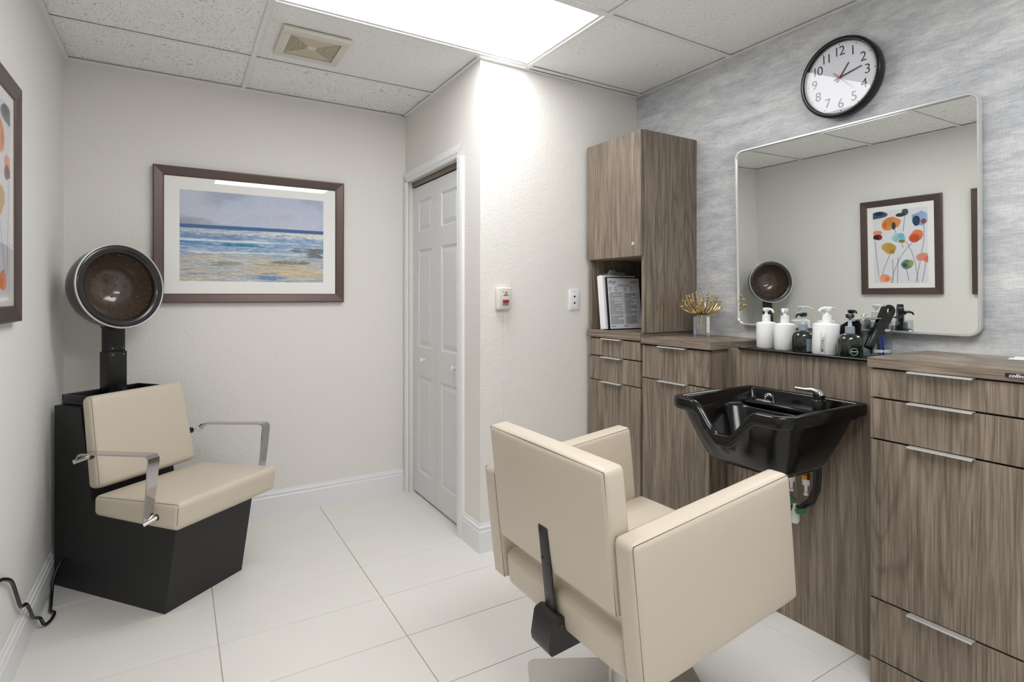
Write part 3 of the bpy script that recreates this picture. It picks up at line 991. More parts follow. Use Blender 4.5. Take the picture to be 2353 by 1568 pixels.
# shampoo panel and ledge
t = thing('shampoo_station', 'grey-wood panel behind the black shampoo basin', 'cabinet', (2.0695, 1.265, 0))
bm = B(); box(bm, -0.009, 0.009, 0.940 - 1.265, 1.588 - 1.265, 0, 1.040, 0.0008, 1)
obj('panel', bm, wood_v, t, smooth=0)
t = thing('product_ledge', 'black plastic ledge tray with rolled front lip under the bottles', 'shelf', (2.19, 1.2275, 1.0405))
ox, oy, oz = t.location
bm = B(); box(bm, 2.048 - ox, 2.328 - ox, 0.944 - oy, 1.512 - oy, 0, 0.0055, 0.001, 1)
obj('base', bm, satin_black, t, smooth=0)
bm = B(); tube(bm, [(2.047 - ox, 0.944 - oy, 0.005), (2.047 - ox, 1.512 - oy, 0.005)], 0.0062, 12)
tube(bm, [(2.047 - ox, 1.512 - oy, 0.005), (2.328 - ox, 1.512 - oy, 0.005)], 0.0062, 12)
obj('lip', bm, gloss_black, t)

# ------------------------------------------------------------------ shampoo bowl
bt = thing('shampoo_bowl', 'glossy black salon shampoo basin with curved neck rest', 'sink', (2.058, 1.241, 0.66))
bx, by, bz = bt.location
def rrect(x0, x1, y0, y1, r_front, r_back, n=8, ns=14):
    """closed loop, world xy; front is low x. Constant vertex count"""
    pts = []
    def arc(cxx, cyy, r, a0, a1):
        for k in range(n + 1):
            a = a0 + (a1 - a0) * k / n
            pts.append((cxx + r * math.cos(a), cyy + r * math.sin(a)))
    def seg(p, q, m):
        for k in range(1, m):
            pts.append((p[0] + (q[0] - p[0]) * k / m, p[1] + (q[1] - p[1]) * k / m))
    arc(x1 - r_back, y0 + r_back, r_back, -PI / 2, 0)
    seg((x1, y0 + r_back), (x1, y1 - r_back), ns)
    arc(x1 - r_back, y1 - r_back, r_back, 0, PI / 2)
    seg((x1 - r_back, y1), (x0 + r_front, y1), ns)
    arc(x0 + r_front, y1 - r_front, r_front, PI / 2, PI)
    seg((x0, y1 - r_front), (x0, y0 + r_front), ns * 3)
    arc(x0 + r_front, y0 + r_front, r_front, PI, 1.5 * PI)
    seg((x0 + r_front, y0), (x1 - r_back, y0), ns)
    return pts
YM, RZ = 1.241, 0.895
def notch(x, y, xfront):
    w = min(1.0, max(0.0, (0.130 - abs(y - YM)) / 0.112))
    s_ = w * w * (3 - 2 * w)
    fr = max(0.0, min(1.0, 1 - (x - xfront) / 0.16))
    return 0.098 * s_ * fr * fr * (3 - 2 * fr)
def loop(x0, x1, hw, rf, rb, zfun):
    return [(x - bx, y - by, zfun(x, y, x0) - bz) for x, y in rrect(x0, x1, YM - hw, YM + hw, rf, rb)]
rim = lambda dz: (lambda x, y, xf: RZ + dz - notch(x, y, xf))
L_ = []
# outside, from the bottom up
L_.append(loop(1.715, 1.925, 0.135, 0.05, 0.05, lambda x, y, f: 0.662))
L_.append(loop(1.695, 1.945, 0.152, 0.06, 0.06, lambda x, y, f: 0.666))
L_.append(loop(1.672, 1.965, 0.170, 0.07, 0.06, lambda x, y, f: 0.690))
L_.append(loop(1.640, 1.998, 0.192, 0.07, 0.05, lambda x, y, f: 0.76 - notch(x, y, f) * 0.25))
L_.append(loop(1.606, 2.03, 0.215, 0.06, 0.03, lambda x, y, f: RZ - 0.044 - notch(x, y, f) * 0.98))
L_.append(loop(1.586, 2.055, 0.235, 0.055, 0.012, lambda x, y, f: RZ - 0.042 - notch(x, y, f) * 1.0))
L_.append(loop(1.580, 2.057, 0.2375, 0.055, 0.010, lambda x, y, f: RZ - 0.034 - notch(x, y, f)))
L_.append(loop(1.580, 2.057, 0.2375, 0.055, 0.010, rim(-0.008)))
L_.append(loop(1.583, 2.056, 0.235, 0.053, 0.010, rim(-0.002)))
L_.append(loop(1.590, 2.053, 0.230, 0.050, 0.010, rim(0)))
L_.append(loop(1.604, 2.048, 0.218, 0.045, 0.012, rim(-0.001)))
L_.append(loop(1.613, 2.044, 0.211, 0.042, 0.014, rim(-0.008)))
L_.append(loop(1.620, 2.040, 0.206, 0.042, 0.016, lambda x, y, f: min(0.862, RZ - 0.02 - notch(x, y, f))))
L_.append(loop(1.626, 2.034, 0.200, 0.045, 0.02, lambda x, y, f: min(0.848, RZ - 0.03 - notch(x, y, f))))
L_.append(loop(1.634, 1.905, 0.190, 0.06, 0.06, lambda x, y, f: min(0.846, RZ - 0.045 - notch(x, y, f))))
L_.append(loop(1.640, 1.895, 0.184, 0.06, 0.06, lambda x, y, f: min(0.836, RZ - 0.06 - notch(x, y, f))))
L_.append(loop(1.672, 1.880, 0.160, 0.06, 0.06, lambda x, y, f: 0.715))
L_.append(loop(1.70, 1.86, 0.12, 0.05, 0.05, lambda x, y, f: 0.680))
bm = B()
rings = [[bm.verts.new(p) for p in l] for l in L_]
n = len(rings[0])
for a, b in zip(rings, rings[1:]):
    for k in range(n):
        bm.faces.new((a[k], a[(k + 1) % n], b[(k + 1) % n], b[k]))
bm.faces.new(rings[0]); bm.faces.new(rings[-1][::-1])
obj('basin', bm, gloss_black, bt, smooth=50)
W2 = lambda x, y, z: (x - bx, y - by, z - bz)
# raised bar between deck and basin
bm = B(); tube(bm, [W2(1.925, 1.40, 0.848), W2(1.905, 1.36, 0.856), W2(1.90, 1.24, 0.858), W2(1.905, 1.12, 0.856), W2(1.925, 1.08, 0.848)], 0.011, 12)
obj('deck_ridge', bm, gloss_black, bt)
# faucet
fx, fy = 1.985, 1.135
bm = B(); lathe(bm, [(0, 0), (0.026, 0), (0.026, 0.006), (0.0215, 0.008), (0.0215, 0.040), (0.0205, 0.043)], 28, off=W2(fx, fy, 0.846)); 
lathe(bm, [(0, 0.0), (0.0195, 0.0), (0.0195, 0.022), (0.012, 0.026), (0, 0.026)], 28, off=W2(fx, fy, 0.893))
fau = obj('faucet', bm, satin_black, bt)
bm = B(); lathe(bm, [(0.020, 0), (0.0225, 0.001), (0.0225, 0.004), (0.020, 0.005)], 28, off=W2(fx, fy, 0.8885))
obj('collar', bm, chrome, fau)
bm = B()
pts = [(fx - 0.005, fy - 0.012, 0.906), (fx, fy - 0.004, 0.920), (fx - 0.004, fy + 0.022, 0.926), (fx - 0.008, fy + 0.05, 0.924), (fx - 0.012, fy + 0.082, 0.926)]
tube(bm, [W2(*p) for p in pts], 0.01, 12, rs=[0.013, 0.0125, 0.0105, 0.0075, 0.0055])
obj('lever', bm, chrome, fau)
# spray holder and hose
sx, sy = 1.965, 1.325
bm = B(); box(bm, sx - 0.025 - bx, sx + 0.012 - bx, sy - 0.03 - by, sy + 0.035 - by, 0.846 - bz, 0.866 - bz, 0.005, 2)
hold = obj('spray_holder', bm, chrome, bt)
bm = B(); tube(bm, [W2(sx - 0.008 + 0.0 * k, sy - 0.012 + 0.020 * math.cos(a), 0.868 + 0.020 * math.sin(a)) for k, a in enumerate(np.linspace(0, PI, 10))], 0.0055, 10)
obj('clip', bm, chrome, hold)
bm = B(); tube(bm, [W2(*p) for p in [(1.975, 1.325, 0.852), (1.972, 1.312, 0.885), (1.96, 1.298, 0.897), (1.945, 1.286, 0.888), (1.93, 1.276, 0.862), (1.915, 1.268, 0.83), (1.88, 1.262, 0.78)]], 0.0065, 12)
obj('spray_hose', bm, gloss_black, bt)
# fittings beneath
def fitting(x, y, z, nm):
    bm = B(); lathe(bm, [(0, 0.10), (0.006, 0.10), (0.006, 0.055), (0.012, 0.053), (0.012, 0.03), (0.0145, 0.028), (0.0145, 0.012), (0, 0.012)], 8, off=W2(x, y, z))
    f = obj(nm, bm, brass, bt)
    bm = B(); lathe(bm, [(0, 0.013), (0.013, 0.013), (0.013, -0.010), (0.006, -0.012), (0.005, -0.038), (0.008, -0.040), (0.008, -0.048), (0, -0.05)], 8, off=W2(x, y, z))
    obj('coupling', bm, white_pl, f)
fitting(1.965, 1.228, 0.588, 'supply_valve')
fitting(1.975, 1.178, 0.585, 'supply_valve')
for k in range(2):
    bm = B()
    o_ = 0.010 * k
    tube(bm, [W2(*p) for p in [(1.985 + o_, 1.150 - o_, 0.70), (1.985 + o_, 1.148 - o_, 0.62), (1.985 + o_, 1.152 - o_, 0.565), (1.985 + o_, 1.172 - o_, 0.52 - o_), (1.985 + o_, 1.205, 0.485 - o_), (1.985 + o_, 1.25, 0.468 - o_), (1.995, 1.32, 0.47 - o_), (2.02, 1.38, 0.50), (2.042, 1.40, 0.53)]], 0.0062, 10)
    obj('drain_hose', bm, satin_black, bt)
for (y, z, a) in ((1.232, 0.508, 0.3), (1.198, 0.472, -0.4)):
    bm = B(); box(bm, -0.003, 0.003, -0.018, 0.018, -0.009, 0.009, 0.001, 1)
    obj('green_tag', bm, green_tag, bt, M=Matrix.Translation(W2(1.972, y, z)) @ Matrix.Rotation(a, 4, 'X'))
bm = B(); lathe(bm, [(0, -0.045), (0.012, -0.044), (0.0165, -0.034), (0.016, -0.015), (0.009, 0.008), (0.006, 0.03), (0, 0.03)], 16, off=W2(1.985, 1.226, 0.462))
obj('vacuum_breaker', bm, white_pl, bt)
for ya_, yb_ in ((1.035, 1.065), (1.42, 1.445)):
    bm = B(); box(bm, 2.0 - bx, 2.0607 - bx, ya_ - by, yb_ - by, 0.835 - bz, 0.852 - bz, 0.003)
    obj('mounting_bracket', bm, satin_black, bt)

# ------------------------------------------------------------------ styling chair (local frame: x forward, y left, z up; forward = +x world)
sc = thing('styling_chair', 'cream vinyl salon styling chair with boxy arms seen from behind', 'chair', (1.145, 1.232, 0))
CO = Vector((0.8375, 1.215, 0.729)) - sc.location
PIT = R(6.35)
MC = Matrix.Translation(CO) @ Matrix.Rotation(-PIT, 4, 'Y')
HWID, TA = 0.336, 0.066
def seam_path(bm, pts, r=0.0009, closed=False):
    tube(bm, pts, r, 6, closed=closed)
for sg in (-1, 1):                     # sg=-1: chair's right arm (near the camera)
    ya, yb_ = sorted((sg * HWID, sg * (HWID - TA)))
    bm = B(); cushion(bm, -0.004, 0.570, ya, yb_, -0.346, 0.003, 0.017, (0.003, 0.004, 0.002))
    arm = obj('armrest', bm, vinyl, sc, smooth=60, M=MC)
    bm = B()
    for face in (-1, 1):
        y = (ya + yb_) / 2 + face * ((yb_ - ya) / 2 - 0.0045)
        e = 0.0047
        seam_path(bm, [(-0.004 + e, y, -0.34), (-0.004 + e, y, -0.01), (0.003, y, 0.003 - e + 0.0002), (0.563, y, 0.003 - e + 0.0002), (0.570 - e, y, -0.010), (0.570 - e, y, -0.34)])
    obj('seam', bm, seam_m, arm, M=MC)
bm = B(); cushion(bm, -0.008, 0.058, -0.266, 0.266, -0.198, 0.149, 0.016, (0.006, 0.002, 0.003))
bk = obj('backrest', bm, vinyl, sc, smooth=60, M=MC)
bm = B(); e = 0.0046
seam_path(bm, [(-0.008 + e, -0.266 + e, -0.19), (-0.008 + e, -0.266 + e, 0.149 - e), (-0.0095 + e, 0, 0.1515 - e), (-0.008 + e, 0.266 - e, 0.149 - e), (-0.008 + e, 0.266 - e, -0.19)])
obj('seam', bm, seam_m, bk, M=MC)
bm = B(); cushion(bm, 0.004, 0.585, -0.266, 0.266, -0.358, -0.245, 0.024, (0.004, 0.0, 0.010))
obj('seat', bm, vinyl, sc, smooth=60, M=MC)
bm = B(); box(bm, 0.08, 0.52, -0.22, 0.22, -0.375, -0.355, 0.003)
obj('seat_pan', bm, black_metal, sc, M=MC)
# back bar with bolts and hinge bracket
bm = B(); box(bm, -0.017, -0.009, -0.0215, 0.0205, -0.345, -0.070, 0.003, 2)
bar = obj('back_bar', bm, black_metal, sc, M=MC)
for (y, z) in ((0.012, -0.084), (-0.013, -0.094), (0.012, -0.160), (-0.013, -0.168)):
    bm = B(); lathe(bm, [(0.0022, -0.0022), (0.0045, -0.0018), (0.0052, 0), (0, 0)], 12, 'X', off=(-0.017, y, z))
    lathe(bm, [(0, -0.0008), (0.0022, -0.0008)], 12, 'X', off=(-0.017, y, z))
    obj('bolt', bm, black_metal, bar, M=MC)
bm = B(); prism(bm, [(-0.016, -0.298), (-0.034, -0.302), (-0.040, -0.308), (-0.057, -0.366), (-0.056, -0.384), (-0.050, -0.394), (0.10, -0.398), (0.085, -0.375), (0.0, -0.306)], -0.042, 0.042, 'Y')
bevel_all(bm, 0.003)
hinge = obj('hinge_bracket', bm, black_metal, sc, M=MC)
bm = B(); tube(bm, [(-0.012, -0.0415, -0.328), (-0.012, -0.0435, -0.328)], 0.0065, 16)
obj('pivot', bm, simple('worn_bronze', rgb(84, 70, 58), 0.4, 0.6), hinge, M=MC)
# column and base
bm = B(); lathe(bm, [(0, 0.012), (0.075, 0.012), (0.075, 0.02), (0.052, 0.028), (0.052, 0.20), (0.034, 0.205), (0.034, 0.30), (0, 0.30)], 32)
obj('hydraulic_column', bm, chrome, sc)
bm = B(); box(bm, -0.10, 0.10, -0.09, 0.09, 0.285, 0.325, 0.004)
obj('swivel_plate', bm, black_metal, sc)
bm = B()
hb_, rr = 0.278, 0.03
pl = []
for (sx_, sy_, a0) in ((1, 1, 0), (-1, 1, PI / 2), (-1, -1, PI), (1, -1, 1.5 * PI)):
    for k in range(7):
        a = a0 + k * PI / 12
        pl.append((sx_ * (hb_ - rr) + rr * math.cos(a), sy_ * (hb_ - rr) + rr * math.sin(a)))
prism(bm, pl, 0.0, 0.012, 'Z'); bevel_all(bm, 0.003, 2, 50)
obj('base_plate', bm, brushed, sc, smooth=30, M=Matrix.Rotation(R(-29.2), 4, 'Z'))
bm = B(); tube(bm, [(0.03, 0.0, 0.09), (0.03, -0.10, 0.075), (0.03, -0.20, 0.085)], 0.008, 10)
obj('pump_pedal', bm, chrome, sc, M=Matrix.Rotation(R(60), 4, 'Z'))

# ------------------------------------------------------------------ dryer chair (local: x forward, y lateral, z up)
dc = thing('dryer_chair', 'cream hooded hair dryer chair with black box base in the corner', 'chair', (0.108, 2.719, 0), (0, 0, math.atan2(-0.779, 0.627)))
bm = B(); prism(bm, [(-0.349, 0), (0.0, 0), (0.066, 0.366), (-0.349, 0.366)], -0.191, 0.191, 'Y'); bevel_all(bm, 0.0015, 1)
obj('seat_base', bm, black_lam, dc, smooth=0)
bm = B(); prism(bm, [(-0.668, 0), (-0.3495, 0), (-0.3495, 0.372), (-0.425, 0.40), (-0.497, 0.787), (-0.668, 0.787)], -0.191, 0.191, 'Y'); bevel_all(bm, 0.0015, 1)
obj('rear_cabinet', bm, black_lam, dc, smooth=0)
# tray on top
bm = B()
tz0, tz1 = 0.788, 0.832
box(bm, -0.662, -0.500, -0.165, 0.185, tz0, tz0 + 0.018, 0.002)
for b in ((-0.662, -0.654, -0.165, 0.185), (-0.508, -0.500, -0.165, 0.185), (-0.654, -0.508, -0.165, -0.157), (-0.654, -0.508, 0.177, 0.185)):
    box(bm, *b, tz0 + 0.016, tz1, 0.002)
tray = obj('tool_tray', bm, satin_black, dc)
for yy in (-0.105, 0.125):
    bm = B(); box(bm, -0.585, -0.512, yy - 0.04, yy + 0.04, tz0 + 0.0182, tz0 + 0.019)
    obj('label', bm, paper_m, tray, smooth=0)
# seat cushion
def seat_shape(v):
    f = (v.x + 0.333) / 0.475
    top = (v.z - 0.365) / 0.110
    return (v.x + (0.012 * top if f > 0.7 else 0) * f, v.y, v.z + 0.012 * (1 - f) * (0 if top < 0.5 else -2.4 * (top - 0.2)) + 0.006 * f * top)
bm = B(); cushion(bm, -0.333, 0.132, -0.247, 0.263, 0.367, 0.472, 0.022, (0.003, 0.0, 0.007), shape=seat_shape)
st_ = obj('seat', bm, vinyl, dc, smooth=60)
bm = B(); e = 0.022 * (1 - 0.7071) - 0.0006
pth = [Vector((x, -0.247 + e, 0.472 - e)) for x in np.linspace(-0.312, 0.112, 12)]
pth += [Vector((0.132 - 1.5 * e, -0.247 + 1.5 * e, 0.472 - 1.5 * e))] + [Vector((0.132 - e, -0.247 + e, z)) for z in np.linspace(0.448, 0.39, 4)]
pth = [Vector(seat_shape(p)) for p in pth]
seam_path(bm, pth)
obj('seam', bm, seam_m, st_)
# backrest: wedge leaning back
LEAN = math.atan2(0.073, 0.375)
MB = Matrix.Translation((-0.372, 0.012, 0.462)) @ Matrix.Rotation(-LEAN, 4, 'Y')
def back_shape(v):
    k = v.z / 0.385
    return (v.x * (1 - 0.1 * k), v.y * (1.03 - 0.07 * k), v.z)
bm = B(); cushion(bm, -0.036, 0.036, -0.226, 0.226, 0.0, 0.385, 0.024, (0.006, 0.0, 0.002), shape=back_shape)
bk = obj('backrest', bm, vinyl, dc, smooth=60, M=MB)
bm = B()
pth = []
for k in np.linspace(0.012, 0.362, 8):
    pth.append((0.0295 * (1 - 0.1 * k / 0.385), -(0.226 - 0.007) * (1.03 - 0.07 * k / 0.385), k))
pth += [(0.022, -(0.226 - 0.007) * 0.965, 0.3775)]
seam_path(bm, pth)
obj('seam', bm, seam_m, bk, M=MB)
# chrome strap arms
strap_m = simple('polished_aluminium', rgb(196, 196, 198), 0.14, 1.0)
def strap(yc):
    path = [(-0.380, 0.594), (-0.372, 0.604), (-0.345, 0.627), (-0.325, 0.634), (-0.29, 0.637), (-0.10, 0.651), (0.018, 0.660), (0.036, 0.659), (0.046, 0.650), (0.047, 0.635), (0.036, 0.54), (0.022, 0.44), (0.013, 0.395)]
    wid = [0.012, 0.015, 0.022, 0.023, 0.023, 0.023, 0.023, 0.023, 0.023, 0.023, 0.021, 0.018, 0.015]
    th = 0.0065
    bm = B(); rg = []
    for i, (x, z) in enumerate(path):
        a = Vector(path[min(i + 1, len(path) - 1)]) - Vector(path[max(i - 1, 0)])
        nn = Vector((-a.y, a.x)).normalized() * th / 2
        w = wid[i]
        rg.append([bm.verts.new((x + nn.x, yc - w, z + nn.y)), bm.verts.new((x + nn.x, yc + w, z + nn.y)), bm.verts.new((x - nn.x, yc + w, z - nn.y)), bm.verts.new((x - nn.x, yc - w, z - nn.y))])
    for a, b in zip(rg, rg[1:]):
        for k in range(4):
            bm.faces.new((a[k], a[(k + 1) % 4], b[(k + 1) % 4], b[k]))
    bm.faces.new(rg[0]); bm.faces.new(rg[-1][::-1])
    return obj('armrest', bm, strap_m, dc, smooth=28)
for sg in (-1, 1):
    yc = 0.008 + sg * 0.282
    s_ = strap(yc)
    yin = 0.008 + sg * 0.253
    bm = B(); cyl(bm, (0.013, yc + sg * 0.016, 0.395), (0.030, yin, 0.412), 0.0085, seg=16)
    obj('pin', bm, chrome, s_)
    bm = B(); cyl(bm, (0.029, yin + sg * 0.004, 0.4115), (0.031, yin - sg * 0.004, 0.4125), 0.0125, seg=16)
    obj('grommet', bm, satin_black, s_)
    bm = B(); cyl(bm, (-0.378, yc + sg * 0.016, 0.596), (-0.378, 0.008 + sg * 0.232, 0.604), 0.0095, seg=16)
    obj('pin', bm, chrome, s_)
    bm = B(); cyl(bm, (-0.378, 0.008 + sg * 0.240, 0.603), (-0.378, 0.008 + sg * 0.228, 0.604), 0.014, seg=16)
    obj('grommet', bm, satin_black, s_)
# post
bm = B(); box(bm, -0.655, -0.590, -0.009, 0.075, 0.806, 1.006, 0.002)
obj('lower_post', bm, satin_black, dc)
bm = B(); box(bm, -0.650, -0.595, -0.004, 0.070, 1.006, 1.150, 0.002)
box(bm, -0.5945, -0.592, 0.0, 0.066, 1.012, 1.034, 0.001, 1)
up = obj('upper_post', bm, satin_black, dc)
for (y, z) in ((0.008, 1.022), (0.058, 1.022)):
    bm = B(); lathe(bm, [(0, 0.003), (0.0025, 0.0025), (0.0035, 0), (0, 0)], 10, 'X', off=(-0.592, y, z)); obj('screw', bm, chrome, up)
for (y, z) in ((0.008, 0.992), (0.058, 0.992)):
    bm = B(); lathe(bm, [(0, 0.003), (0.0025, 0.0025), (0.0035, 0), (0, 0)], 10, 'X', off=(-0.590, y, z)); obj('screw', bm, chrome, up)
# hood
HR = 0.195
MH = Matrix.Translation((-0.548, 0.020, 1.314)) @ Matrix.Rotation(R(-3.4), 4, 'Z') @ Matrix.Rotation(R(-6.2), 4, 'Y')
DEP = 0.205
prof = [(HR - 0.002, 0.0)] + [((HR - 0.002) * math.sin(a) ** 0.82, -0.03 - (DEP - 0.03) * math.cos(a)) for a in np.linspace(PI / 2, 0.0, 14)]
prof[-1] = (0, -DEP)
bm = B(); lathe(bm, prof, 64, 'X')
hood = obj('hood_shell', bm, hood_m, dc, M=MH)
bm = B(); lathe(bm, [(HR - 0.004, -0.001), (HR - 0.006, 0.006), (HR - 0.012, 0.008), (0.165, 0.004), (0.158, -0.001), (0.1545, -0.012), (0.156, -0.02)], 64, 'X')
obj('rim_band', bm, hood_rim_m, hood, M=MH)
bm = B(); tube(bm, [(0.002, HR * math.cos(a), HR * math.sin(a)) for a in np.linspace(0, 2 * PI, 72, endpoint=False)], 0.0042, 10, closed=True)
obj('trim_ring', bm, simple('trim_silver', rgb(205, 205, 205), 0.3, 0.3), hood, M=MH)
IR, ID = 0.157, 0.150
def inner(a):
    return (IR * math.sin(a) ** 0.85, -0.018 - ID * math.cos(a))
prof = [inner(a) for a in np.linspace(PI / 2, 0.0, 18)]
prof[-1] = (0, prof[-1][1])
bm = B(); lathe(bm, prof, 64, 'X')
inn = obj('inner_bowl', bm, hood_in_m, hood, M=MH)
bm = B()
for k in range(96):
    a = math.acos(1 - (k + 0.5) / 96 * 0.93)
    ph = k * 2.399963
    r, x = inner(a)
    ball(bm, (x + 0.002, (r - 0.001) * math.cos(ph), (r - 0.001) * math.sin(ph)), 0.0044, 8, 5)
nb_ = obj('air_nubs', bm, hood_in_m, inn, M=MH)
nb_['kind'] = 'stuff'
bm = B(); box(bm, -0.665, -0.525, 0.000, 0.066, 1.118, 1.128, 0.002)
box(bm, -0.66, -0.60, 0.005, 0.061, 1.10, 1.126, 0.003)
obj('hood_bracket', bm, satin_black, dc)
bm = B(); cyl(bm, (-0.535, -0.01, 1.122), (-0.535, 0.045, 1.120), 0.006, seg=12)
obj('latch', bm, chrome, dc)
# power cord (world -> local)
inv = (Matrix.Translation(dc.location) @ Matrix.Rotation(dc.rotation_euler.z, 4, 'Z')).inverted()
cpts = [(-0.40, 3.11, 0.15), (-0.433, 3.06, 0.11), (-0.448, 3.025, 0.06), (-0.448, 2.985, 0.018), (-0.438, 2.90, 0.009), (-0.432, 2.85, 0.009), (-0.415, 2.82, 0.010), (-0.418, 2.77, 0.008), (-0.432, 2.735, 0.012), (-0.446, 2.745, 0.035), (-0.450, 2.70, 0.06), (-0.452, 2.655, 0.085), (-0.452, 2.60, 0.14), (-0.456, 2.565, 0.178), (-0.462, 2.525, 0.190), (-0.462, 2.47, 0.25), (-0.462, 2.40, 0.33), (-0.464, 2.32, 0.375), (-0.464, 2.24, 0.402), (-0.466, 2.15, 0.405)]
def smooth_path(p, m=6):
    p = [Vector(q) for q in p]
    out = []
    for i in range(len(p) - 1):
        a, b, c_, d_ = p[max(i - 1, 0)], p[i], p[i + 1], p[min(i + 2, len(p) - 1)]
        for k in range(m):
            t_ = k / m
            out.append(0.5 * ((2 * b) + (c_ - a) * t_ + (2 * a - 5 * b + 4 * c_ - d_) * t_ ** 2 + (3 * b - a - 3 * c_ + d_) * t_ ** 3))
    out.append(p[-1])
    return out
bm = B(); tube(bm, [inv @ q for q in smooth_path(cpts)], 0.0058, 10)
obj('power_cord', bm, satin_black, dc)

# ------------------------------------------------------------------ mirror
mt = thing('wall_mirror', 'rounded rectangular wall mirror with thin silver frame', 'mirror', (2.300, 1.2385, 1.130), (0, 0, 0))
mw2, mh2, mr = 0.470, 0.826, 0.040
def rr_loop(ins):
    pts = []
    r = mr - ins
    for (sy_, zc_, a0) in ((1, mh2 - mr, 0), (-1, mh2 - mr, PI / 2), (-1, mr, PI), (1, mr, 1.5 * PI)):
        for k in range(9):
            a = a0 + k * PI / 16
            pts.append((sy_ * (mw2 - mr) + r * math.cos(a), zc_ + r * math.sin(a)))
    return pts
MM = Matrix.Rotation(R(0.4), 4, 'Z') @ Matrix.Rotation(R(-1.0), 4, 'Y')
bm = B(); prism(bm, rr_loop(0.004), 0.0, 0.004, 'X')
obj('mirror_glass', bm, mirror_m, mt, smooth=0, M=MM)
bm = B()
lo, li = rr_loop(0.0), rr_loop(0.0085)
secs = [(lo, 0.014), (lo, -0.004), (rr_loop(0.0015), -0.006), (rr_loop(0.007), -0.006), (li, -0.0045), (li, 0.002)]
rg = [[bm.verts.new((x, y, z)) for y, z in l] for l, x in secs]
for a, b in zip(rg, rg[1:]):
    for k in range(len(lo)):
        bm.faces.new((a[k], a[(k + 1) % len(lo)], b[(k + 1) % len(lo)], b[k]))
obj('frame', bm, simple('mirror_frame_silver', rgb(225, 225, 225), 0.3, 0.85), mt, smooth=40, M=MM)
bm = B(); prism(bm, rr_loop(0.010), 0.005, 0.020, 'X')
obj('backing', bm, satin_black, mt, smooth=0, M=MM)

# ------------------------------------------------------------------ clock
CR = 0.160
ck = thing('wall_clock', 'round black-rimmed wall clock with white face showing about 1:13', 'clock', (2.3195, 1.226, 2.152), (0, R(-2.9), 0))
bm = B(); lathe(bm, [(CR - 0.012, 0.0), (CR - 0.003, -0.004), (CR - 0.001, -0.034), (CR - 0.004, -0.041), (CR - 0.010, -0.044), (CR - 0.016, -0.043), (CR - 0.021, -0.036), (CR - 0.021, -0.026)], 72, 'X')
obj('rim', bm, gloss_black, ck)
bm = B(); lathe(bm, [(0, -0.026), (CR - 0.019, -0.026), (CR - 0.019, -0.004), (0, -0.004)], 72, 'X')
face = obj('face', bm, simple('clock_white', rgb(226, 226, 234), 0.6), ck, smooth=30)
def clockpt(ang, r):
    return (0, -r * math.sin(ang), r * math.cos(ang))
for k in range(1, 13):
    a = k * PI / 6
    me = text_me(str(k), 0.053, 0.0003, bold=-0.0004, space=0.8)
    p = clockpt(a, 0.104)
    me.transform(Matrix.Translation((-0.0266, p[1], p[2])) @ M_FACE_NX)
    obj_me('numeral', me, ink, face)
bm = B()
for k in range(60):
    p = clockpt(k * PI / 30, 0.1315)
    lathe(bm, [(0, -0.0006), (0.0023 if k % 5 == 0 else 0.0009, -0.0006), (0.0023 if k % 5 == 0 else 0.0009, 0)], 8, 'X', off=(-0.026, p[1], p[2]))
o = obj('minute_dots', bm, ink, face, smooth=0)
def hand(nm, ang, r0, r1, w0, w1, x, mat):
    bm = B()
    d_, n_ = Vector(clockpt(ang, 1)), Vector(clockpt(ang + PI / 2, 1))
    q = [d_ * -r0 + n_ * w0, d_ * r1 + n_ * w1, d_ * r1 - n_ * w1, d_ * -r0 - n_ * w0]
    a_ = [bm.verts.new(v + Vector((x, 0, 0))) for v in q]
    b_ = [bm.verts.new(v + Vector((x - 0.001, 0, 0))) for v in q]
    bm.faces.new(a_); bm.faces.new(b_[::-1])
    for i in range(4): bm.faces.new((a_[i], a_[(i + 1) % 4], b_[(i + 1) % 4], b_[i]))
    return obj(nm, bm, mat, ck, smooth=0)
hand('hour_hand', R(36.5), 0.020, 0.062, 0.0026, 0.0020, -0.0285, ink)
hand('minute_hand', R(77), 0.022, 0.088, 0.0026, 0.0018, -0.0305, ink)
hand('second_hand', R(137), 0.032, 0.075, 0.0014, 0.0006, -0.0325, red_m)
bm = B(); lathe(bm, [(0, -0.036), (0.004, -0.036), (0.005, -0.026), (0, -0.026)], 16, 'X')
obj('hub', bm, red_m, ck)
bm = B(); lathe(bm, [(0, -0.0395), (CR - 0.0195, -0.0395), (CR - 0.0195, -0.0385), (0, -0.0385)], 72, 'X')
obj('glass_cover', bm, glass_m, ck, smooth=30)

# ------------------------------------------------------------------ wall plates on the nook wall
t = thing('call_station', 'white pull-cord emergency call station with red switch', 'wall device', (1.407, YC, 1.255))
bm = B(); box(bm, -0.041, 0.041, -0.030, -0.0005, -0.056, 0.056, 0.008, 3)
obj('housing', bm, ivory_pl, t)
bm = B(); box(bm, -0.024, 0.034, -0.0315, -0.029, -0.050, 0.048, 0.003, 2)
obj('cover', bm, simple('call_grey', rgb(216, 213, 206), 0.4), t)
bm = B(); box(bm, -0.014, 0.020, -0.0325, -0.030, -0.036, -0.006, 0.001, 1)
obj('switch_window', bm, simple('window_grey', rgb(150, 140, 132), 0.5), t, smooth=0)
bm = B(); box(bm, -0.014, 0.020, -0.038, -0.032, -0.020, -0.006, 0.002, 2)
obj('switch', bm, red_m, t)
bm = B(); tube(bm, [(0.006 + 0.0062 * math.cos(a) + 0.0025 * math.sin(a), -0.0318, 0.0275 + 0.0068 * math.sin(a)) for a in np.linspace(0, 2 * PI, 20, endpoint=False)], 0.0016, 6, closed=True)
obj('logo', bm, red_m, t)
bm = B(); box(bm, -0.010, 0.020, -0.0322, -0.031, 0.0145, 0.0175)
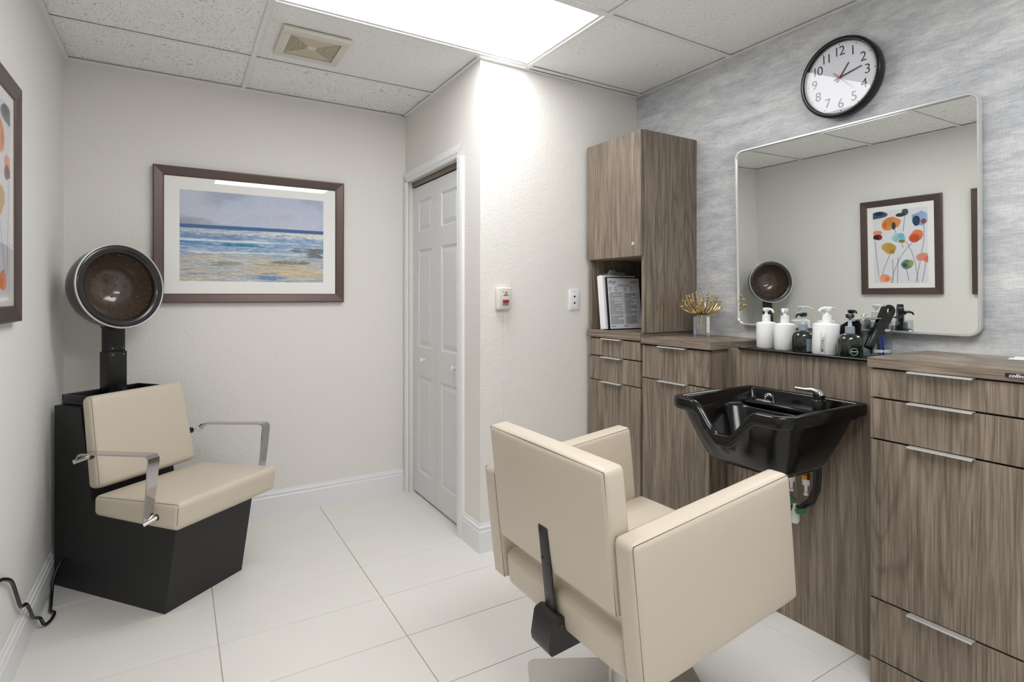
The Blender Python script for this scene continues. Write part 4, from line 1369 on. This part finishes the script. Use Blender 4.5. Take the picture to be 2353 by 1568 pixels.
obj('caption_strip', bm, ink, t, smooth=0)
bm = B(); lathe(bm, [(0, -0.0325), (0.0025, -0.0325), (0.0025, -0.030)], 10, 'X', off=(0, 0, 0))
bm.transform(Matrix.Translation((-0.010, 0.0, 0.034)) @ Matrix.Rotation(R(90), 4, 'Z'))
obj('indicator', bm, ink, t)
bm = B(); tube(bm, [(0.006, -0.022, -0.055), (0.006, -0.020, -0.30), (0.006, -0.018, -0.75)], 0.0009, 6)
obj('pull_cord', bm, white_pl, t)

t = thing('phone_plate', 'small white two-jack phone wall plate beside the hutch', 'wall plate', (1.8625, YC, 1.247))
bm = B(); box(bm, -0.035, 0.035, -0.007, -0.0003, -0.057, 0.057, 0.003, 2)
pl_ = obj('plate', bm, white_pl, t)
for z in (0.017, -0.018):
    bm = B(); prism(bm, [(-0.006, z + 0.005), (0.006, z + 0.005), (0.006, z - 0.001), (0.002, z - 0.005), (-0.002, z - 0.005), (-0.006, z - 0.001)], -0.0076, -0.0066, 'Y')
    obj('jack', bm, ink, t, smooth=0)
for z in (0.048, -0.048):
    bm = B(); box(bm, -0.017, 0.017, -0.0074, -0.0068, z - 0.0012, z + 0.0012)
    obj('slot', bm, simple('slot_grey', rgb(200, 200, 205), 0.5), t, smooth=0)

# ------------------------------------------------------------------ gold ornament
gt = thing('gold_ornament', 'gold starburst sculpture with ball tips on clear acrylic block', 'ornament', (2.205, 1.842, 1.0695), (0, 0, R(22)))
bm = B(); box(bm, -0.030, 0.030, -0.030, 0.030, 0.0, 0.098, 0.0012, 1)
obj('acrylic_block', bm, acr, gt, smooth=0)
bm = B(); cyl(bm, (0, 0, 0.052), (0, 0, 0.112), 0.0058, seg=16); ball(bm, (0, 0, 0.112), 0.009, 14, 8)
obj('stem', bm, gold, gt)
bm = B(); ball(bm, (0, 0, 0), 0.0046, 10, 7)
ball_me = None
rows = [(5, 0.030, 0.112), (9, 0.056, 0.098), (11, 0.074, 0.088), (9, 0.060, 0.066), (12, 0.090, 0.068), (14, 0.099, 0.042)]
for ri, (cnt, re, ze) in enumerate(rows):
    for k in range(cnt):
        ph = 2 * PI * k / cnt + ri * 0.47 + random.uniform(-0.08, 0.08)
        r1, z1 = re * random.uniform(0.95, 1.04), ze * random.uniform(0.95, 1.04)
        pts = []
        for i in range(9):                 # leaves the hub flat and curls upward
            q = i / 8
            r = 0.004 * (1 - q) ** 2 + 2 * q * (1 - q) * r1 * 0.82 + q * q * r1
            z = 2 * q * (1 - q) * z1 * 0.16 + q * q * z1
            pts.append((r * math.cos(ph), r * math.sin(ph), 0.106 + z))
        bmb = B(); tube(bmb, pts, 0.0021, 6)
        br = obj('branch', bmb, gold, gt)
        if ball_me is None:
            o = obj('ball', bm, gold, br); ball_me = o.data
        else:
            o = link(bpy.data.objects.new('ball', ball_me), br)
        o.location = pts[-1]

# ------------------------------------------------------------------ bottles on the ledge
LZ = 1.0465
def arc_text(nm, s_, size, Rr, z0, ang0, mat, parent, vertical=True, bold=0.0, flat=1.0):
    me = text_me(s_, size, 0.0, bold=bold)
    for v in me.vertices:
        tx, ty = v.co.x, v.co.y
        if vertical: a, z = ang0 - ty / Rr, z0 + tx
        else: a, z = ang0 + tx / Rr, z0 + ty
        v.co = ((Rr + 0.0005) * math.cos(a), (Rr + 0.0005) * math.sin(a) * flat, z)
    return obj_me(nm, me, mat, parent)

def pump(parent, z, col, ang, cap_mat, head_mat, reach=0.052, tip=None, stem_mat=None, w=0.0095, cr=0.0165, ch=0.030, sh=0.018):
    """collar, stem and nozzle head; ang = nozzle direction"""
    bm = B(); lathe(bm, [(0, z - 0.002), (cr, z - 0.002), (cr * 1.0, z + ch * 0.4), (cr * 0.95, z + ch), (cr * 0.85, z + ch + 0.001), (0, z + ch + 0.001)], 24)
    obj('collar', bm, cap_mat, parent)
    bm = B(); lathe(bm, [(0.0075, z + ch), (0.006, z + ch + sh * 0.5), (0.0075, z + ch + sh), (0, z + ch + sh)], 16)
    obj('stem', bm, stem_mat or head_mat, parent)
    zz = z + ch + sh
    bm = B()
    lathe(bm, [(0, zz - 0.003), (0.0115, zz - 0.003), (0.0145, zz + 0.004), (0.0145, zz + 0.0095), (0.012, zz + 0.012), (0, zz + 0.0125)], 20)
    d_ = Vector((math.cos(ang), math.sin(ang), 0))
    pts = [d_ * 0.004 + Vector((0, 0, zz + 0.006)), d_ * (reach * 0.55) + Vector((0, 0, zz + 0.0065)), d_ * (reach * 0.85) + Vector((0, 0, zz + 0.003)), d_ * reach + Vector((0, 0, zz - 0.005))]
    tube(bm, pts, w * 0.5, 10, rs=[0.0065, 0.0052, 0.0042, 0.0034])
    hd = obj('pump_head', bm, head_mat, parent)
    if tip:
        bm = B(); ball(bm, tuple(d_ * reach + Vector((0, 0, zz - 0.006))), 0.0045, 10, 6)
        obj('nozzle_tip', bm, tip, hd)

AC = lambda x, y: math.atan2(-y, -x)           # angle towards the camera
def white_bottle(label, x, y, lean=(0, 0, 0), tip=None, ang=0.0, hgt=0.108, rad=0.043, flat=0.85, text=False):
    t = thing('pump_bottle', label, 'bottle', (x, y, LZ), lean, 'pump bottles on the black ledge')
    bm = B(); lathe(bm, [(0, 0), (rad - 0.003, 0), (rad, 0.004), (rad * 1.03, hgt * 0.5), (rad * 1.04, hgt - 0.007), (rad * 1.0, hgt - 0.002), (rad * 0.92, hgt), (0.018, hgt + 0.004), (0, hgt + 0.004)], 48, sy=flat)
    body = obj('body', bm, white_pl, t)
    pump(t, hgt + 0.003, None, ang, white_pl, white_pl, tip=tip)
    if text:
        a0 = AC(x, y) - 0.16
        Rr = rad * 1.035
        arc_text('lettering', 'MITCHELL', 0.0125, Rr, 0.042, a0, ink, body, bold=0.0001, flat=flat)
        for dd in (-0.0075, 0.0075):
            bm = B()
            a = a0 + dd / Rr
            tube(bm, [((Rr + 0.0006) * math.cos(a), (Rr + 0.0006) * math.sin(a) * flat, z) for z in (0.008, 0.084)], 0.0004, 5)
            obj('label_line', bm, ink, body)
    return t
white_bottle('white pump bottle with yellow nozzle tip, leftmost on the black ledge', 2.172, 1.471, ang=R(-115), tip=yellow_m)
white_bottle('plain white pump bottle second from left on the black ledge', 2.150, 1.372, ang=R(205), hgt=0.107, rad=0.044)
white_bottle('white pump bottle with vertical black lettering on the black ledge', 2.115, 1.188, lean=(R(3.5), 0, 0), ang=R(176), hgt=0.117, rad=0.046, flat=0.95, text=True)

def green_bottle(label, x, y, ang, back=False):
    t = thing('pump_bottle', label, 'bottle', (x, y, LZ), (0, 0, 0), 'pump bottles on the black ledge')
    rad = 0.0415
    bm = B(); lathe(bm, [(0, 0), (rad - 0.003, 0), (rad, 0.004), (rad, 0.055)] + [(0.0155 + (rad - 0.0155) * math.cos(a), 0.055 + 0.030 * math.sin(a)) for a in np.linspace(0.15, PI / 2, 9)] + [(0.0155, 0.09), (0, 0.09)], 48)
    body = obj('body', bm, bottle_green, t)
    pump(t, 0.088, None, ang, simple('grey_collar', rgb(140, 150, 165), 0.35), satin_black, reach=0.045, stem_mat=clear_grey, cr=0.016, ch=0.022, sh=0.034)
    a0 = AC(x, y)
    if back:
        bm = B()
        n_ = 12
        q = [[bm.verts.new(((rad + 0.0006) * math.cos(a), (rad + 0.0006) * math.sin(a), z)) for a in np.linspace(a0 + 0.28, a0 + 1.2, n_)] for z in (0.006, 0.055)]
        for k in range(n_ - 1): bm.faces.new((q[0][k], q[0][k + 1], q[1][k + 1], q[1][k]))
        obj('back_label', bm, label_teal, body)
    else:
        Rr = rad + 0.0006
        bm = B(); tube(bm, [(Rr * math.cos(a0 + 0.33 + 0.012 * math.cos(b) / Rr), Rr * math.sin(a0 + 0.33 + 0.012 * math.cos(b) / Rr), 0.022 + 0.012 * math.sin(b)) for b in np.linspace(0, 2 * PI, 28, endpoint=False)], 0.0008, 6, closed=True)
        obj('label_ring', bm, ring_teal, body)
        arc_text('lettering', 'TEA TREE', 0.0042, Rr, 0.0225, a0 + 0.33, print_white, body, vertical=False, bold=0.0002)
        bm = B()
        a = a0 - 0.95
        for k in range(14):
            z = 0.004 + k * 0.0034
            tube(bm, [(Rr * math.cos(a + d_), Rr * math.sin(a + d_), z) for d_ in (0, random.uniform(0.06, 0.16))], 0.0007, 4)
        obj('fine_print', bm, label_teal, body)
    return t
green_bottle('dark green pump bottle with grey back label, between two white bottles', 2.118, 1.275, R(178), back=True)
green_bottle('dark green pump bottle with teal ring logo, beside the glass jar', 2.099, 1.087, R(208))

# black perforated vent brush standing behind
t = thing('vent_brush', 'black ribbed hairbrush head standing behind the green bottle', 'hairbrush', (2.232, 1.172, LZ), (R(6), 0, R(-31)))
bm = B(); prism(bm, [(-0.05, 0.0), (0.048, 0.0), (0.052, 0.11), (0.042, 0.124), (-0.008, 0.124), (-0.058, 0.090)], -0.007, 0.007, 'Y'); bevel_all(bm, 0.002)
obj('body', bm, satin_black, t)
bm = B()
for i in range(9):
    for j in range(11):
        x, z = -0.046 + 0.0125 * i + (0.006 if j % 2 else 0), 0.008 + 0.0105 * j
        if z > 0.088 + 0.62 * (x + 0.05): continue
        if x > 0.048: continue
        for sgn in (-1, 1):
            ball(bm, (x, sgn * 0.0072, z), 0.0032, 6, 3)
o = obj('bumps', bm, satin_black, t); o['kind'] = 'stuff'

# disinfectant jar, lid and tools
jx, jy = 2.2185, 1.0557
jt = thing('disinfectant_jar', 'clear glass disinfectant jar with tilted steel lid holding combs', 'jar', (jx, jy, LZ))
JR, JH = 0.050, 0.122
bm = B(); lathe(bm, [(0, 0.001), (JR - 0.002, 0.001), (JR, 0.004), (JR, JH), (JR + 0.0015, JH + 0.002), (JR - 0.001, JH + 0.003), (JR - 0.0025, JH), (JR - 0.0025, 0.006), (0, 0.006)], 48)
jar = obj('glass_body', bm, clear_m, jt)
arc_text('lettering', 'DISINFECT', 0.0135, JR, 0.021, AC(jx, jy) + 0.55, print_white, jar, vertical=False, bold=0.0005)
arc_text('lettering', 'dom', 0.014, JR, 0.098, AC(jx, jy) + 0.80, print_white, jar, vertical=False, bold=0.0003)
bm = B(); lathe(bm, [(0, 0.0), (0.056, 0.0), (0.057, 0.003), (0.054, 0.006), (0.02, 0.009), (0, 0.010)], 40)
lathe(bm, [(0.004, 0.009), (0.004, 0.016), (0.010, 0.019), (0.010, 0.022), (0.005, 0.024), (0, 0.024)], 16)
obj('lid', bm, chrome, jt, M=Matrix.Translation((-0.008, 0.036, JH + 0.007)) @ Matrix.Rotation(R(-9), 4, 'X'))
def comb(nm, label, dx, dy, mat, wid, ln, lean, rz):
    t = thing(nm, label, 'comb', (jx + dx, jy + dy, LZ + 0.0065), lean + (rz,), 'combs in the glass jar')
    bm = B(); box(bm, -wid / 2, -wid / 2 + wid * 0.4, -0.002, 0.002, 0, ln, 0.001, 1)
    obj('spine', bm, mat, t)
    bm = B()
    k = 0.004
    while k < ln - 0.004:
        box(bm, -wid / 2 + wid * 0.38, wid / 2, -0.001, 0.001, k, k + 0.0014)
        k += 0.0026
    o = obj('teeth', bm, mat, t, smooth=0)
    o['kind'] = 'stuff'
dark_comb = simple('smoky_comb', rgb(58, 58, 64), 0.35)
comb('comb', 'black comb at left inside the glass jar', 0.004, 0.022, dark_comb, 0.020, 0.098, (R(2), R(2)), R(60))
comb('comb', 'dark comb standing in the middle of the glass jar', 0.012, -0.004, dark_comb, 0.020, 0.102, (R(-3), R(4)), R(50))
comb('comb', 'short bright blue comb inside the glass jar', -0.012, -0.026, blue_m, 0.016, 0.072, (R(1), R(1)), R(70))
# round brush standing in the jar, black handle with a hanging hole
hbt = thing('paddle_brush', 'black hairbrush with slotted handle leaning out of the glass jar', 'hairbrush', (jx - 0.022, jy + 0.010, LZ + 0.0075), (0, 0, R(-31)))
MHB = Matrix.Rotation(R(24), 4, 'Y') @ Matrix.Rotation(R(0), 4, 'X')
def pill(w, h, z0, n=10):
    pts = []
    for k in range(n + 1):
        a = PI * k / n
        pts.append((w * math.cos(a), z0 + h - w + w * math.sin(a)))
    return pts
bm = B()
out = [(0.0195, 0.085), (0.0215, 0.12)] + pill(0.0225, 0.195, 0.0, 12) + [(-0.0215, 0.12), (-0.0195, 0.085)]
hole = [(0.008 * math.cos(a), 0.172 + 0.013 * math.sin(a)) for a in np.linspace(-PI / 2 + 0.3, 1.5 * PI + 0.3, len(out), endpoint=False)]
ho = []
for p in out:                                      # match each outline vertex with the hole point in its direction
    a = math.atan2(p[1] - 0.172, p[0])
    ho.append((0.0085 * math.cos(a), 0.172 + 0.0135 * math.sin(a)))
ra = [[bm.verts.new((p[0], y, p[1])) for p in pp] for pp, y in ((out, -0.009), (ho, -0.0085), (ho, 0.0085), (out, 0.009))]
n = len(out)
for a, b in ((0, 1), (1, 2), (2, 3), (3, 0)):
    for k in range(n):
        bm.faces.new((ra[a][k], ra[a][(k + 1) % n], ra[b][(k + 1) % n], ra[b][k]))
obj('handle', bm, satin_black, hbt, smooth=40, M=MHB @ Matrix.Translation((-0.005, 0, 0)))
bm = B(); lathe(bm, [(0, 0.018), (0.012, 0.019), (0.0165, 0.024), (0.0165, 0.075), (0.011, 0.085), (0.009, 0.10), (0, 0.10)], 24)
obj('barrel', bm, satin_black, hbt, M=MHB @ Matrix.Translation((-0.015, 0, -0.004)))

# ------------------------------------------------------------------ papers in the cubby
LEANP = R(6.5)
cz = 1.0865
def leaf_thing(nm, label, cat, y, hgt, rz=-3.5, x=2.083):
    return thing(nm, label, cat, (x, y, cz + 0.0006), (-LEANP, 0, R(rz)))
pt = leaf_thing('form_board', 'black-edged display board with printed inspection form in the cubby', 'document', 2.245, 0.281)
pt.location.z += 0.0006
bm = B(); box(bm, -0.114, 0.118, 0.0, 0.008, 0.001, 0.284, 0.001, 1)
obj('board', bm, satin_black, pt)
def form(u, v):
    c = np.ones(u.shape + (3,)) * np.array([226, 227, 232]) / 255
    r = np.random.default_rng(5)
    def bar(c, u0, u1, v0, v1, col, a=1.0):
        m = ((u >= u0) & (u <= u1) & (v >= v0) & (v <= v1)).astype(float) * a
        return mixc(c, col, m)
    for k in range(4): c = bar(c, 0.76 - 0.03 * (k % 2), 0.96, 0.05 + k * 0.013, 0.056 + k * 0.013, (90, 92, 100))
    c = bar(c, 0.33, 0.66, 0.135, 0.144, (80, 82, 90)); c = bar(c, 0.25, 0.74, 0.158, 0.166, (120, 122, 130))
    for col in range(4):
        for k in range(6):
            u0 = [0.03, 0.21, 0.50, 0.68][col]
            c = bar(c, u0, u0 + r.uniform(0.05, 0.12), 0.182 + k * 0.015, 0.189 + k * 0.015, (130, 132, 140))
    c = bar(c, 0.07, 0.44, 0.285, 0.293, (80, 82, 90))
    for k in range(43):
        v0 = 0.30 + k * 0.0145
        for u0, u1, g_ in ((0.03, 0.44, 176), (0.51, 0.88, 158)):
            e = u1 if r.random() < 0.6 else r.uniform(u0 + 0.12, u1)
            c = bar(c, u0, e, v0, v0 + 0.0105, (g_ - 20, g_ - 19, g_ - 12))
        if k % 2 == 0:
            c = bar(c, 0.46, 0.50, v0, v0 + 0.008, (110, 112, 120)); c = bar(c, 0.91, 0.97, v0, v0 + 0.008, (110, 112, 120))
    c = bar(c, 0.03, 0.18, 0.945, 0.965, (150, 152, 160)); c = bar(c, 0.44, 0.56, 0.945, 0.965, (130, 132, 140))
    return c
fp = print_mesh('printed_form', 0.218, 0.274, 110, 280, form, lambda x, z: np.stack([x + 0.004, np.full_like(x, -0.0008), z + 0.1415], -1), pt)
me = text_me('dbpr', 0.036, 0.0001, bold=-0.0003)
me.transform(Matrix.Translation((-0.072, -0.0012, 0.258)) @ M_FACE_NY @ Matrix.Diagonal((0.80, 0.82, 1, 1)))
obj_me('logo', me, ink, fp)
pt = leaf_thing('paper_stack', 'thick stack of white paper pads behind the form board', 'paper', 2.258, 0.293)
pt.location.z += 0.003
pt.location.x -= 0.008
for k in range(5):
    bm = B(); y0 = 0.0 + k * 0.0092
    box(bm, -0.118 - 0.001 * (k % 2), 0.108, y0, y0 + 0.0088, 0.001, 0.290 + 0.002 * (k % 3), 0.0008, 1)
    obj('pad', bm, paper_m, pt, smooth=0)
pt = leaf_thing('clipboard', 'grey clipboard with metal clip behind the paper stack', 'clipboard', 2.312, 0.30)
pt.location.z += 0.009
bm = B(); box(bm, -0.07, 0.114, 0, 0.004, 0.001, 0.298, 0.002, 1)
obj('board', bm, simple('clipboard_grey', rgb(150, 148, 146), 0.5), pt)
bm = B(); box(bm, -0.045, 0.075, -0.009, 0.0, 0.284, 0.304, 0.003, 2); box(bm, -0.034, 0.006, -0.014, 0.004, 0.300, 0.317, 0.004, 2)
obj('clip', bm, alu, pt)

# loose sheet on the right counter
t = thing('loose_paper', 'loose white sheet of paper lying on right counter by the wall', 'paper', (2.272, 0.60, 1.0705), (0, 0, R(4)))
n_ = 10
bm = B()
gq = [[bm.verts.new((-0.048 + 0.096 * i / n_, -0.06 + 0.14 * j / n_, 0.0006 + 0.003 * (math.sin(i * 0.5) ** 2) * (j / n_))) for j in range(n_ + 1)] for i in range(n_ + 1)]
for i in range(n_):
    for j in range(n_):
        bm.faces.new((gq[i][j], gq[i + 1][j], gq[i + 1][j + 1], gq[i][j + 1]))
obj('sheet', bm, paper_m, t)
